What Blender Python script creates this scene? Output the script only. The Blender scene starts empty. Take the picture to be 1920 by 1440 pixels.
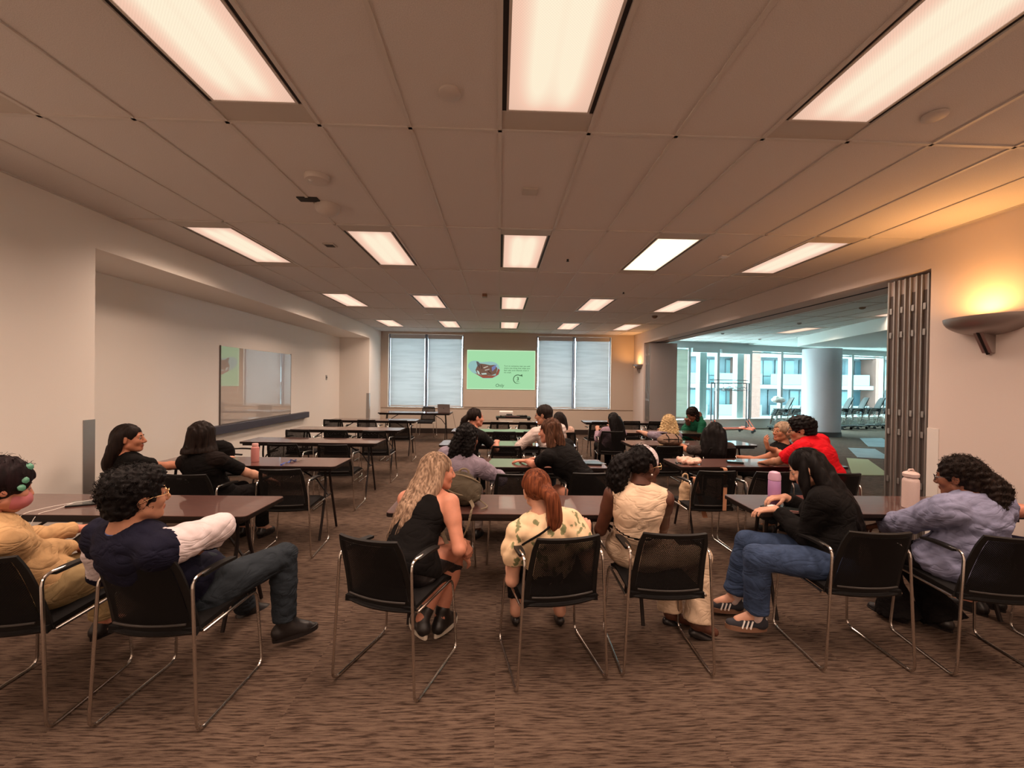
import bpy, math, random
import numpy as np
from mathutils import Vector, Matrix
SC = bpy.context.scene
COL = SC.collection
rnd = random.Random(7)
PI = math.pi
CAMH = 1.60
CZ = 3.029            # ceiling height

# ---------------------------------------------------------------- camera, world, exposure
F_PX, YAW, PIT, ROLL = 779.865, 0.0306459, -0.00760039, 0.013772
cd = bpy.data.cameras.new('camera'); cam = bpy.data.objects.new('camera', cd); COL.objects.link(cam)
cd.sensor_fit = 'HORIZONTAL'; cd.sensor_width = 36; cd.lens = 36 * F_PX / 1920; cd.clip_start = .02; cd.clip_end = 300
_c, _s = math.cos(YAW), math.sin(YAW); _cp, _sp = math.cos(PIT), math.sin(PIT)
_r = Vector((_c, -_s, 0)); _f = Vector((_s*_cp, _c*_cp, _sp)); _u = Vector((-_s*_sp, -_c*_sp, _cp))
_cr, _sr = math.cos(ROLL), math.sin(ROLL)
_R = _r*_cr + _u*_sr; _U = _u*_cr - _r*_sr
M = Matrix(((_R.x, _U.x, -_f.x, 0), (_R.y, _U.y, -_f.y, 0), (_R.z, _U.z, -_f.z, CAMH), (0, 0, 0, 1)))
cam.matrix_world = M
SC.camera = cam
SC.view_settings.view_transform = 'Standard'; SC.view_settings.look = 'None'
SC.view_settings.gamma = 1; SC.view_settings.use_curve_mapping = False
SC.view_settings.exposure = 0.0
try:
    SC.cycles.use_denoising = True
    SC.cycles.max_bounces = 8; SC.cycles.diffuse_bounces = 5; SC.cycles.glossy_bounces = 3
    SC.cycles.transparent_max_bounces = 12; SC.cycles.transmission_bounces = 4
    SC.cycles.sample_clamp_indirect = 4
except Exception: pass
W = bpy.data.worlds.new('overcast_sky'); SC.world = W; W.use_nodes = True
bg = W.node_tree.nodes['Background']; bg.inputs[0].default_value = (.80, .93, 1.0, 1); bg.inputs[1].default_value = 26.0
LAMP_W = 30.0
LAMP_COL = (1.0, .72, .56)
LAMP_SPREAD = 2.5

def wy(x): return 13.5+.27*(x-4.6)
def lin(r, g, b):
    o = []
    for c in (r, g, b):
        c /= 255
        o.append(c/12.92 if c <= .04045 else ((c+.055)/1.055)**2.4)
    return tuple(o)

# ---------------------------------------------------------------- materials
MATS = {}
class NT:
    def __init__(s, name):
        s.m = bpy.data.materials.new(name); s.m.use_nodes = True
        s.t = s.m.node_tree; s.b = s.t.nodes['Principled BSDF']; s.out = s.t.nodes['Material Output']
    def n(s, typ, **kw):
        x = s.t.nodes.new(typ)
        for k, v in kw.items():
            if k.startswith('i_'):
                key = k[2:]
                x.inputs[int(key) if key.isdigit() else key.replace('_', ' ')].default_value = v
            else: setattr(x, k, v)
        return x
    def l(s, a, b): s.t.links.new(a, b)
    def ramp(s, fac, stops):
        r = s.n('ShaderNodeValToRGB'); e = r.color_ramp.elements
        while len(e) < len(stops): e.new(.5)
        for q, (p, c) in zip(e, stops): q.position = p; q.color = (*c, 1)
        s.l(fac, r.inputs[0]); return r
def mat(name, col, rough=.6, metal=0., noise=0., nscale=30., bump=0., bscale=80., coat=0., spec=.5, sub=0., trans=0., stretch=None):
    if name in MATS: return MATS[name]
    t = NT(name); b = t.b
    b.inputs['Base Color'].default_value = (*col, 1); b.inputs['Roughness'].default_value = rough
    b.inputs['Metallic'].default_value = metal; b.inputs['Coat Weight'].default_value = coat
    b.inputs['Specular IOR Level'].default_value = spec
    if sub: b.inputs['Subsurface Weight'].default_value = sub; b.inputs['Subsurface Radius'].default_value = (.01, .004, .002)
    tc = t.n('ShaderNodeTexCoord'); src = tc.outputs['Object']
    if stretch:
        mp = t.n('ShaderNodeMapping'); mp.inputs['Scale'].default_value = stretch; t.l(src, mp.inputs[0]); src = mp.outputs[0]
    if noise:
        nz = t.n('ShaderNodeTexNoise', i_Scale=nscale, i_Detail=4.); t.l(src, nz.inputs['Vector'])
        lo = tuple(c*(1-noise) for c in col); hi = tuple(min(1, c*(1+noise)) for c in col)
        r = t.ramp(nz.outputs[0], [(.3, lo), (.7, hi)]); t.l(r.outputs[0], b.inputs['Base Color'])
    if bump:
        nz = t.n('ShaderNodeTexNoise', i_Scale=bscale, i_Detail=3.); t.l(src, nz.inputs['Vector'])
        bp = t.n('ShaderNodeBump', i_Strength=bump, i_Distance=.01); t.l(nz.outputs[0], bp.inputs['Height']); t.l(bp.outputs[0], b.inputs['Normal'])
    MATS[name] = t.m; return t.m
def emis(name, col, st=1.):
    if name in MATS: return MATS[name]
    t = NT(name); e = t.n('ShaderNodeEmission'); e.inputs[0].default_value = (*col, 1); e.inputs[1].default_value = st
    t.l(e.outputs[0], t.out.inputs[0]); MATS[name] = t.m; return t.m

def carpet_mat():
    t = NT('streaked_carpet'); b = t.b; b.inputs['Roughness'].default_value = .95; b.inputs['Specular IOR Level'].default_value = .15
    tc = t.n('ShaderNodeTexCoord'); sep = t.n('ShaderNodeSeparateXYZ'); t.l(tc.outputs['Object'], sep.inputs[0])
    # carpet tile index (0.5 m squares) shifts the pattern from tile to tile
    def fl(o, k):
        m = t.n('ShaderNodeMath', operation='MULTIPLY', i_1=k); t.l(o, m.inputs[0]); f = t.n('ShaderNodeMath', operation='FLOOR'); t.l(m.outputs[0], f.inputs[0]); return f.outputs[0]
    cx, cy = fl(sep.outputs[0], 1.0), fl(sep.outputs[1], 1.0)
    cmb = t.n('ShaderNodeCombineXYZ'); t.l(cx, cmb.inputs[0]); t.l(cy, cmb.inputs[1])
    wn = t.n('ShaderNodeTexWhiteNoise', noise_dimensions='2D'); t.l(cmb.outputs[0], wn.inputs['Vector'])
    sc = t.n('ShaderNodeVectorMath', operation='SCALE', i_Scale=.15); t.l(wn.outputs['Color'], sc.inputs[0])
    ad = t.n('ShaderNodeVectorMath', operation='ADD'); t.l(tc.outputs['Object'], ad.inputs[0]); t.l(sc.outputs[0], ad.inputs[1])
    # gentle warp
    w = t.n('ShaderNodeTexNoise', i_Scale=.9, i_Detail=2.); t.l(tc.outputs['Object'], w.inputs['Vector'])
    ws = t.n('ShaderNodeVectorMath', operation='SCALE', i_Scale=.07); t.l(w.outputs['Color'], ws.inputs[0])
    a2 = t.n('ShaderNodeVectorMath', operation='ADD'); t.l(ad.outputs[0], a2.inputs[0]); t.l(ws.outputs[0], a2.inputs[1])
    mp = t.n('ShaderNodeMapping'); mp.inputs['Scale'].default_value = (9, 105, 1); t.l(a2.outputs[0], mp.inputs[0])
    n1 = t.n('ShaderNodeTexNoise', i_Scale=1., i_Detail=3., i_Roughness=.62, i_Distortion=.15); t.l(mp.outputs[0], n1.inputs['Vector'])
    mp2 = t.n('ShaderNodeMapping'); mp2.inputs['Scale'].default_value = (1.1, 5, 1); t.l(a2.outputs[0], mp2.inputs[0])
    n2 = t.n('ShaderNodeTexNoise', i_Scale=1., i_Detail=3.); t.l(mp2.outputs[0], n2.inputs['Vector'])
    n3 = t.n('ShaderNodeTexNoise', i_Scale=350., i_Detail=2.); t.l(tc.outputs['Object'], n3.inputs['Vector'])
    r1 = t.ramp(n1.outputs[0], [(.38, CARPET[0]), (.46, CARPET[1]), (.62, CARPET[2])])
    r2 = t.ramp(n2.outputs[0], [(.35, (.88, .87, .86)), (.65, (1.10, 1.09, 1.08))])
    mx = t.n('ShaderNodeMix', data_type='RGBA', blend_type='MULTIPLY'); mx.inputs[0].default_value = 1
    t.l(r1.outputs[0], mx.inputs[6]); t.l(r2.outputs[0], mx.inputs[7])
    r3 = t.ramp(n3.outputs[0], [(.3, (.82, .82, .82)), (.7, (1.15, 1.15, 1.15))])
    m2 = t.n('ShaderNodeMix', data_type='RGBA', blend_type='MULTIPLY'); m2.inputs[0].default_value = 1
    t.l(mx.outputs[2], m2.inputs[6]); t.l(r3.outputs[0], m2.inputs[7]); t.l(m2.outputs[2], b.inputs['Base Color'])
    bp = t.n('ShaderNodeBump', i_Strength=.6, i_Distance=.008); t.l(n1.outputs[0], bp.inputs['Height']); t.l(bp.outputs[0], b.inputs['Normal'])
    return t.m
CARPET = ((.032, .019, .013), (.078, .051, .037), (.125, .086, .063))

def glass_mat(name='clear_glass', tint=(.92, .96, .97)):
    t = NT(name); tr = t.n('ShaderNodeBsdfTransparent'); tr.inputs[0].default_value = (*tint, 1)
    gl = t.n('ShaderNodeBsdfGlossy', i_Roughness=.02); lw = t.n('ShaderNodeLayerWeight', i_Blend=.5); pw = t.n('ShaderNodeMath', operation='POWER', i_1=5.); t.l(lw.outputs['Facing'], pw.inputs[0]); fr = t.n('ShaderNodeMath', operation='MULTIPLY_ADD', i_1=.6, i_2=.03); t.l(pw.outputs[0], fr.inputs[0]); mx = t.n('ShaderNodeMixShader')
    t.l(fr.outputs[0], mx.inputs[0]); t.l(tr.outputs[0], mx.inputs[1]); t.l(gl.outputs[0], mx.inputs[2]); t.l(mx.outputs[0], t.out.inputs[0])
    return t.m
def blind_mat(name, col, tr=.5):
    t = NT(name); b = t.n('ShaderNodeBsdfDiffuse'); b.inputs[0].default_value = (*col, 1)
    q = t.n('ShaderNodeBsdfTranslucent'); mx = t.n('ShaderNodeMixShader', i_0=tr)
    tc = t.n('ShaderNodeTexCoord'); mp = t.n('ShaderNodeMapping'); mp.inputs['Scale'].default_value = (.8, 1, 9); t.l(tc.outputs['Object'], mp.inputs[0])
    nz = t.n('ShaderNodeTexNoise', i_Scale=1.5, i_Detail=5.); t.l(mp.outputs[0], nz.inputs['Vector'])
    r = t.ramp(nz.outputs[0], [(.35, tuple(c*.86 for c in col)), (.6, col)]); t.l(r.outputs[0], q.inputs[0]); t.l(r.outputs[0], b.inputs[0])
    t.l(b.outputs[0], mx.inputs[1]); t.l(q.outputs[0], mx.inputs[2]); t.l(mx.outputs[0], t.out.inputs[0]); return t.m
def chair_mesh_mat():
    t = NT('chair_mesh_weave'); b = t.b; b.inputs['Base Color'].default_value = (.008, .007, .007, 1); b.inputs['Roughness'].default_value = .7; b.inputs['Specular IOR Level'].default_value = .15
    tc = t.n('ShaderNodeTexCoord'); sep = t.n('ShaderNodeSeparateXYZ'); t.l(tc.outputs['Object'], sep.inputs[0])
    def s(o, k):
        m = t.n('ShaderNodeMath', operation='MULTIPLY', i_1=k); t.l(o, m.inputs[0]); f = t.n('ShaderNodeMath', operation='SINE'); t.l(m.outputs[0], f.inputs[0]); return f.outputs[0]
    m = t.n('ShaderNodeMath', operation='MULTIPLY'); t.l(s(sep.outputs[0], 620.), m.inputs[0]); t.l(s(sep.outputs[2], 620.), m.inputs[1])
    g = t.n('ShaderNodeMath', operation='GREATER_THAN', i_1=.40); t.l(m.outputs[0], g.inputs[0])
    tr = t.n('ShaderNodeBsdfTransparent'); mx = t.n('ShaderNodeMixShader'); t.l(g.outputs[0], mx.inputs[0]); t.l(b.outputs[0], mx.inputs[1]); t.l(tr.outputs[0], mx.inputs[2])
    t.l(mx.outputs[0], t.out.inputs[0]); return t.m
def diffuser_mat(name, k, c1=(1.0, .64, .48), c2=(1.08, .93, .70)):
    t = NT(name); e = t.n('ShaderNodeEmission')
    tc = t.n('ShaderNodeTexCoord'); sep = t.n('ShaderNodeSeparateXYZ'); t.l(tc.outputs['Object'], sep.inputs[0])
    # the two tubes behind the prismatic lens glow as two soft stripes
    def tube(x0):
        a = t.n('ShaderNodeMath', operation='SUBTRACT', i_1=x0); t.l(sep.outputs[0], a.inputs[0])
        q = t.n('ShaderNodeMath', operation='MULTIPLY', i_1=14.); t.l(a.outputs[0], q.inputs[0])
        p = t.n('ShaderNodeMath', operation='POWER', i_1=2.); t.l(q.outputs[0], p.inputs[0])
        d = t.n('ShaderNodeMath', operation='ADD', i_1=1.); t.l(p.outputs[0], d.inputs[0])
        r = t.n('ShaderNodeMath', operation='DIVIDE', i_0=1.); t.l(d.outputs[0], r.inputs[1]); return r.outputs[0]
    ad = t.n('ShaderNodeMath', operation='ADD'); t.l(tube(-.075), ad.inputs[0]); t.l(tube(.075), ad.inputs[1])
    y = t.n('ShaderNodeMath', operation='MULTIPLY', i_1=1.62); t.l(sep.outputs[1], y.inputs[0])
    y2 = t.n('ShaderNodeMath', operation='POWER', i_1=6.); t.l(y.outputs[0], y2.inputs[0])
    y3 = t.n('ShaderNodeMath', operation='SUBTRACT', i_0=1.); y3.use_clamp = True; t.l(y2.outputs[0], y3.inputs[1])
    m = t.n('ShaderNodeMath', operation='MULTIPLY'); t.l(ad.outputs[0], m.inputs[0]); t.l(y3.outputs[0], m.inputs[1])
    r = t.ramp(m.outputs[0], [(0., tuple(c*.84 for c in c1)), (.42, c1), (1., c2)])
    ch = t.n('ShaderNodeTexChecker', i_Scale=160.); t.l(tc.outputs['Object'], ch.inputs['Vector']); ch.inputs[1].default_value = (1, 1, 1, 1); ch.inputs[2].default_value = (.93, .93, .93, 1)
    mx = t.n('ShaderNodeMix', data_type='RGBA', blend_type='MULTIPLY'); mx.inputs[0].default_value = 1; t.l(r.outputs[0], mx.inputs[6]); t.l(ch.outputs[0], mx.inputs[7])
    t.l(mx.outputs[2], e.inputs[0]); e.inputs[1].default_value = k; t.l(e.outputs[0], t.out.inputs[0]); return t.m

M_WALL = mat('painted_wall', (.82, .77, .71), .85, bump=.08, bscale=220)
M_WALL_R = mat('painted_wall_rose', (.66, .57, .52), .85, bump=.08, bscale=220)
M_WALL_FAR = mat('tan_wall', (.54, .45, .37), .85, bump=.05, bscale=220)
M_CARPET = carpet_mat()
M_TILE = mat('ceiling_tile_fibre', (.66, .61, .57), .95, noise=.12, nscale=260, bump=.25, bscale=400)
M_BAR = mat('ceiling_grid_metal', (.60, .55, .50), .5)
M_GLASS = glass_mat(); M_GLASS2 = glass_mat('green_tinted_glass', (.83, .97, .95))
M_BLIND = blind_mat('roller_blind_fabric', (.53, .53, .52), .62)
M_BLIND2 = blind_mat('cream_blind_fabric', (.62, .62, .56), .5)
M_CHROME = mat('brushed_chrome', (.62, .58, .54), .22, metal=1.)
M_BLACK = mat('black_plastic', (.009, .008, .0075), .5, spec=.22)
M_SEAT = mat('black_upholstery', (.010, .009, .009), .8, bump=.3, bscale=500, spec=.15)
M_MESH = chair_mesh_mat()
M_LAM = mat('mahogany_laminate', (.095, .040, .032), .34, noise=.25, nscale=8, stretch=(1, 9, 1), coat=.9)
M_EDGE = mat('dark_table_edge', (.012, .007, .006), .5, spec=.2)
M_LEG = mat('brown_steel', (.014, .009, .008), .45, spec=.25)
M_BASE = mat('dark_vinyl_base', (.022, .013, .010), .5)
M_ALU = mat('aluminium_trim', (.45, .43, .41), .4, metal=.8)
M_WHITE = mat('white_plastic', (.72, .68, .64), .45)
M_GREYFR = mat('window_frame_grey', (.50, .53, .53), .5)
M_DARK = mat('dark_void', (.02, .018, .016), .8)

# ---------------------------------------------------------------- mesh helpers
def link(name, me, mats=(), parent=None, smooth=True):
    o = bpy.data.objects.new(name, me); COL.objects.link(o)
    for m in mats: me.materials.append(m)
    if parent: o.parent = parent
    return o
class MB:
    def __init__(s): s.v = []; s.f = []; s.mi = []; s.cur = 0
    def add(s, vs, fs):
        k = len(s.v); s.v += [tuple(v) for v in vs]; s.f += [tuple(i+k for i in f) for f in fs]; s.mi += [s.cur]*len(fs); return s
    def box(s, x0, x1, y0, y1, z0, z1, bev=0.):
        if bev <= 0:
            vs = [(x, y, z) for z in (z0, z1) for y in (y0, y1) for x in (x0, x1)]
            return s.add(vs, [(0, 2, 3, 1), (4, 5, 7, 6), (0, 1, 5, 4), (2, 6, 7, 3), (0, 4, 6, 2), (1, 3, 7, 5)])
        b = bev; ring = []
        def rg(d, z): return [(x0+d, y0+b+d*0, z) if 0 else p for p in ((x0+b, y0+d, z), (x1-b, y0+d, z), (x1-d, y0+b, z), (x1-d, y1-b, z), (x1-b, y1-d, z), (x0+b, y1-d, z), (x0+d, y1-b, z), (x0+d, y0+b, z))]
        lv = [rg(b*.7, z0), rg(0, z0+b*.7), rg(0, z1-b*.7), rg(b*.7, z1)]
        vs = [p for l in lv for p in l]; fs = [tuple(range(7, -1, -1)), tuple(range(24, 32))]
        for k in range(3):
            for i in range(8): j = (i+1) % 8; fs.append((k*8+i, k*8+j, k*8+8+j, k*8+8+i))
        return s.add(vs, fs)
    def tube(s, pts, r, n=8, closed=False):
        P = [Vector(p) for p in pts]; N = len(P); rr = r if isinstance(r, (list, tuple)) else [r]*N
        T = []
        for i in range(N):
            a = P[i-1] if (i or closed) else P[i]; b = P[(i+1) % N] if (i < N-1 or closed) else P[i]
            T.append((b-a).normalized())
        up = Vector((0, 0, 1)) if abs(T[0].z) < .9 else Vector((1, 0, 0))
        nrm = (up - T[0]*up.dot(T[0])).normalized(); vs = []; fs = []
        for i in range(N):
            nrm = (nrm - T[i]*nrm.dot(T[i]))
            nrm = nrm.normalized() if nrm.length > 1e-6 else T[i].orthogonal().normalized()
            bn = T[i].cross(nrm)
            for k in range(n):
                a = 2*PI*k/n; vs.append(P[i] + (nrm*math.cos(a) + bn*math.sin(a))*rr[i])
        for i in range(N if closed else N-1):
            j = (i+1) % N
            for k in range(n): fs.append((i*n+k, i*n+(k+1) % n, j*n+(k+1) % n, j*n+k))
        if not closed: fs += [tuple(range(n-1, -1, -1)), tuple((N-1)*n+k for k in range(n))]
        return s.add(vs, fs)
    def lathe(s, prof, n=20, c=(0, 0, 0), ax=None):
        vs = []; fs = []; m = len(prof)
        for r, z in prof:
            for k in range(n):
                a = 2*PI*k/n; v = Vector((r*math.cos(a), r*math.sin(a), z))
                if ax is not None: v = ax @ v
                vs.append((v.x+c[0], v.y+c[1], v.z+c[2]))
        for i in range(m-1):
            for k in range(n): fs.append((i*n+k, i*n+(k+1) % n, (i+1)*n+(k+1) % n, (i+1)*n+k))
        fs += [tuple(range(n-1, -1, -1)), tuple((m-1)*n+k for k in range(n))]
        return s.add(vs, fs)
    def prism(s, poly, z0, z1, fn=None):
        n = len(poly); vs = [(x, y, z0) for x, y in poly] + [(x, y, z1) for x, y in poly]
        if fn: vs = [fn(*v) for v in vs]
        fs = [tuple(range(n-1, -1, -1)), tuple(range(n, 2*n))] + [(i, (i+1) % n, n+(i+1) % n, n+i) for i in range(n)]
        return s.add(vs, fs)
    def grid(s, nu, nv, fn, thick=0.):
        """surface fn(u,v)->Vector, u,v in 0..1; thick gives it a back side"""
        k = len(s.v); g = [[Vector(fn(i/(nu-1), j/(nv-1))) for i in range(nu)] for j in range(nv)]
        vs = [p for r_ in g for p in r_]; fs = []
        if thick:
            bk = []
            for j in range(nv):
                for i in range(nu):
                    du = g[j][min(i+1, nu-1)] - g[j][max(i-1, 0)]; dv = g[min(j+1, nv-1)][i] - g[max(j-1, 0)][i]
                    nn = du.cross(dv); nn = nn.normalized() if nn.length > 1e-9 else Vector((0, 0, 1)); bk.append(g[j][i] - nn*thick)
            vs += bk
        q = nu*nv
        for j in range(nv-1):
            for i in range(nu-1):
                a = j*nu+i; fs.append((a, a+1, a+nu+1, a+nu))
                if thick: fs.append((q+a, q+a+nu, q+a+nu+1, q+a+1))
        if thick:
            for i in range(nu-1):
                fs.append((i+1, i, q+i, q+i+1)); a = (nv-1)*nu+i; fs.append((a, a+1, q+a+1, q+a))
            for j in range(nv-1):
                a = j*nu; fs.append((a, a+nu, q+a+nu, q+a)); a = j*nu+nu-1; fs.append((a+nu, a, q+a, q+a+nu))
        return s.add(vs, fs)
    def build(s, name, mats, parent=None, smooth=False, loc=None):
        me = bpy.data.meshes.new(name); me.from_pydata([tuple(v) for v in s.v], [], s.f)
        if not isinstance(mats, (list, tuple)): mats = [mats]
        for m in mats: me.materials.append(m)
        if len(mats) > 1: me.polygons.foreach_set('material_index', s.mi)
        if smooth:
            me.polygons.foreach_set('use_smooth', [True]*len(me.polygons))
            try: me.set_sharp_from_angle(angle=math.radians(40))
            except Exception: pass
        me.update()
        o = bpy.data.objects.new(name, me); COL.objects.link(o)
        if parent: o.parent = parent
        if loc: o.location = loc
        return o
def tag(o, label=None, cat=None, group=None, kind=None):
    if label: o['label'] = label
    if cat: o['category'] = cat
    if group: o['group'] = group
    if kind: o['kind'] = kind
    return o
def empty(name, loc=(0, 0, 0), rz=0., label=None, cat=None, group=None):
    o = bpy.data.objects.new(name, None); COL.objects.link(o); o.location = loc; o.rotation_euler = (0, 0, rz); o.empty_display_size = .1
    return tag(o, label, cat, group)
KIDS = {}
def kids(o):
    return [c for c in bpy.data.objects if c.parent == o]
def dup(o, loc, rz=0., label=None, group=None, cache={}):
    if o.name not in cache: cache[o.name] = [(c, kids(c)) for c in kids(o)]
    r = o.copy(); COL.objects.link(r); r.location = loc; r.rotation_euler = (0, 0, rz)
    if label: r['label'] = label
    if group: r['group'] = group
    for c, gs in cache[o.name]:
        d = c.copy(); COL.objects.link(d); d.parent = r
        for g in gs: e = g.copy(); COL.objects.link(e); e.parent = d
    return r

# ---------------------------------------------------------------- the room
def st(name, mb, m, parent=None):
    o = mb.build(name, m, parent)
    if parent is None: o['kind'] = 'structure'
    return o
XL, XR, YB, YF = -3.53, 4.07, -2.6, 12.5      # left wall, right wall, wall behind, far wall
NX, NY0, NY1, NZ = -4.33, 3.74, 11.4, 2.705   # niche in the left wall
OY0, OY1, OZ = 3.82, 11.62, 2.72              # opening in the right wall
RX = 19.0
st('floor', MB().prism([(-4.6, YB-.1), (RX, YB-.1), (RX, 17.5), (4.6, 13.75), (4.6, YF+.3), (-4.6, YF+.3)], -.06, 0), M_CARPET)
# left wall with a shallow niche
w = MB()
w.box(XL-.95, XL, YB, NY0, 0, CZ+.05); w.box(XL-.95, XL, NY1, YF, 0, CZ+.05); w.box(XL-.95, XL, NY0, NY1, NZ, CZ+.05); w.box(XL-.95, NX, NY0, NY1, 0, NZ)
st('wall_left', w, M_WALL)
# right wall with the wide opening to the next room
w = MB(); w.box(XR, XR+.62, YB, OY0, 0, CZ+.05); w.box(XR, XR+.62, OY1, YF+.3, 0, CZ+.05); w.box(XR, XR+.62, OY0, OY1, OZ, CZ+.05)
st('wall_right', w, M_WALL_R)
tr = st('trim_1', MB().box(XR+.30, XR+.34, OY0, OY1, OZ-.004, OZ+.01), M_DARK); tr['label'] = 'dark partition track along the soffit of the right opening'
w = MB().box(XL-.95, XR+.62, YB-.15, YB, 0, CZ+.05); st('wall_back', w, M_WALL)
# far wall around the two blind-covered windows
WZ0, WZ1 = .775, 2.955
WIN = [(-3.31, -1.08), (1.115, 3.37)]
w = MB(); xs = [XL-.95, WIN[0][0], WIN[0][1], WIN[1][0], WIN[1][1], XR+.62]
w.box(xs[0], xs[1], YF, YF+.3, 0, CZ+.05); w.box(xs[2], xs[3], YF, YF+.3, 0, CZ+.05); w.box(xs[4], xs[5], YF, YF+.3, 0, CZ+.05)
for a, b in WIN: w.box(a, b, YF, YF+.3, 0, WZ0); w.box(a, b, YF, YF+.3, WZ1, CZ+.05)
st('wall_far', w, M_WALL_FAR)
pn = MB().box(-1.05, 1.085, YF-.02, YF, .80, CZ-.01, .006); o = st('trim_2', pn, M_WALL_FAR); o['label'] = 'raised tan wall panel behind the projected slide'
dado = MB(); 
for a, b in ((XL+.02, XR-.01),): dado.box(a, b, YF-.012, YF, .745, .765)
o = st('trim_3', dado, mat('tan_trim', (.33, .26, .20), .6)); o['label'] = 'narrow ledge line under the far windows'
st('baseboard_far', MB().box(XL, XR, YF-.02, YF, 0, .15, .004), M_BASE)
st('baseboard_right', MB().box(XR-.015, XR, YB, OY0-.06, 0, .11, .003), M_BASE)
M_PB = mat('painted_base', (.52, .47, .43), .7)
w = MB(); w.box(XL, XL+.012, YB, NY0-.05, 0, .10); w.box(NX, NX+.012, NY0, NY1, 0, .10); w.box(XL, XL+.012, NY1+.05, YF, 0, .10); st('baseboard_left', w, M_PB)
for i, (a, b) in enumerate(WIN):
    win = empty('window_%d' % (i+1), (0, 0, 0)); win['kind'] = 'structure'
    mid = (a+b)/2
    f = MB(); t = .035
    f.box(a, b, YF+.10, YF+.16, WZ0, WZ0+t); f.box(a, b, YF+.10, YF+.16, WZ1-t, WZ1)
    for x in (a, mid-.04, b-t): f.box(x, x+(.08 if x == mid-.04 else t), YF+.06, YF+.16, WZ0, WZ1)
    f.box(mid-.012, mid+.012, YF+.0, YF+.06, WZ0, WZ1)
    f.build('window_frame', mat('dark_window_frame', (.16, .17, .20), .5), win)
    for k, (p, q) in enumerate(((a+t, mid-.04), (mid+.04, b-t))):
        MB().box(p, q, YF+.12, YF+.128, WZ0+t, WZ1-t).build('pane', M_GLASS, win)
    for k, (p, q) in enumerate(((a+.055, mid-.045), (mid+.06, b-.05))):
        bl = empty('roller_blind', (0, 0, 0), 0, ['lowered pale grey roller blind at far left of the end wall', 'lowered pale grey roller blind left of the projected slide', 'lowered pale grey roller blind right of the projected slide', 'lowered pale grey roller blind nearest the lit far sconce'][i*2+k], 'blind', 'roller blinds on the end wall')
        MB().grid(13, 9, lambda u, v, p=p, q=q, k=k: (p+(q-p)*u, YF+.035+.004*math.sin(u*9+k*2+i), WZ0+.05+(WZ1-.06-WZ0-.05)*v), .002).build('blind_fabric', M_BLIND, bl, True)
        MB().box(p, q, YF+.028, YF+.044, WZ0+.025, WZ0+.05, .004).build('hem_bar', M_WHITE, bl)
        MB().box(p-.01, q+.01, YF+.015, YF+.055, WZ1-.13, WZ1-.005, .008).build('valance', mat('blind_valance', (.50, .49, .49), .6), bl)
# ceiling: grid bars, every tile a panel of its own
GX0, GY0, TW, TL = -.01525, 2.38435, .508, 1.524
C1 = st('ceiling', MB().prism([(-4.6, YB-.15), (RX, YB-.15), (RX, 17.5), (4.6, 13.75), (4.6, YF+.3), (-4.6, YF+.3)], CZ+.05, CZ+.12), M_DARK)
LROWS = [-2, 0+(-1), 1, 3, 5]     # bays (j) that carry lights; bay j spans Y GY0+TL*j .. +TL
LROWS = [-3, -1, 1, 3, 5]; LCOLS = [-6, -3, 0, 3, 6]
tile_me = None; small = {}
def tile(x0, x1, y0, y1, parent, z=CZ):
    global tile_me
    key = (round(x1-x0, 3), round(y1-y0, 3))
    if key not in small:
        hw, hl = (x1-x0)/2-.006, (y1-y0)/2-.006
        o = MB().box(-hw, hw, -hl, hl, 0, .018, .005).build('ceiling_tile', M_TILE, parent); small[key] = o.data
    else:
        o = bpy.data.objects.new('ceiling_tile', small[key]); COL.objects.link(o); o.parent = parent
    o.location = ((x0+x1)/2, (y0+y1)/2, z+rnd.uniform(-.0012, .0012)+.001)
cols = range(-7, 9); 
for j in range(-4, 7):
    y0, y1 = GY0+TL*j, GY0+TL*(j+1); y0c, y1c = max(y0, YB), min(y1, YF)
    if y1c-y0c < .1: continue
    for i in cols:
        if j in LROWS and i in LCOLS: continue
        x0, x1 = max(GX0+TW*i, XL), min(GX0+TW*(i+1), XR)
        if x1-x0 > .05: tile(x0, x1, y0c, y1c, C1)
def bar(x0, x1, y0, y1, parent): MB().box(x0, x1, y0, y1, CZ-.007, CZ+.006).build('grid_bar', M_BAR, parent)
for i in range(-7, 10):
    x = GX0+TW*i
    if XL < x < XR: bar(x-.011, x+.011, YB, YF, C1)
for j in range(-3, 7):
    y = GY0+TL*j
    if YB < y < YF: bar(XL, XR, y-.011, y+.011, C1)
bar(XL, XL+.02, YB, YF, C1); bar(XR-.02, XR, YB, YF, C1); bar(XL, XR, YF-.02, YF, C1)

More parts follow.
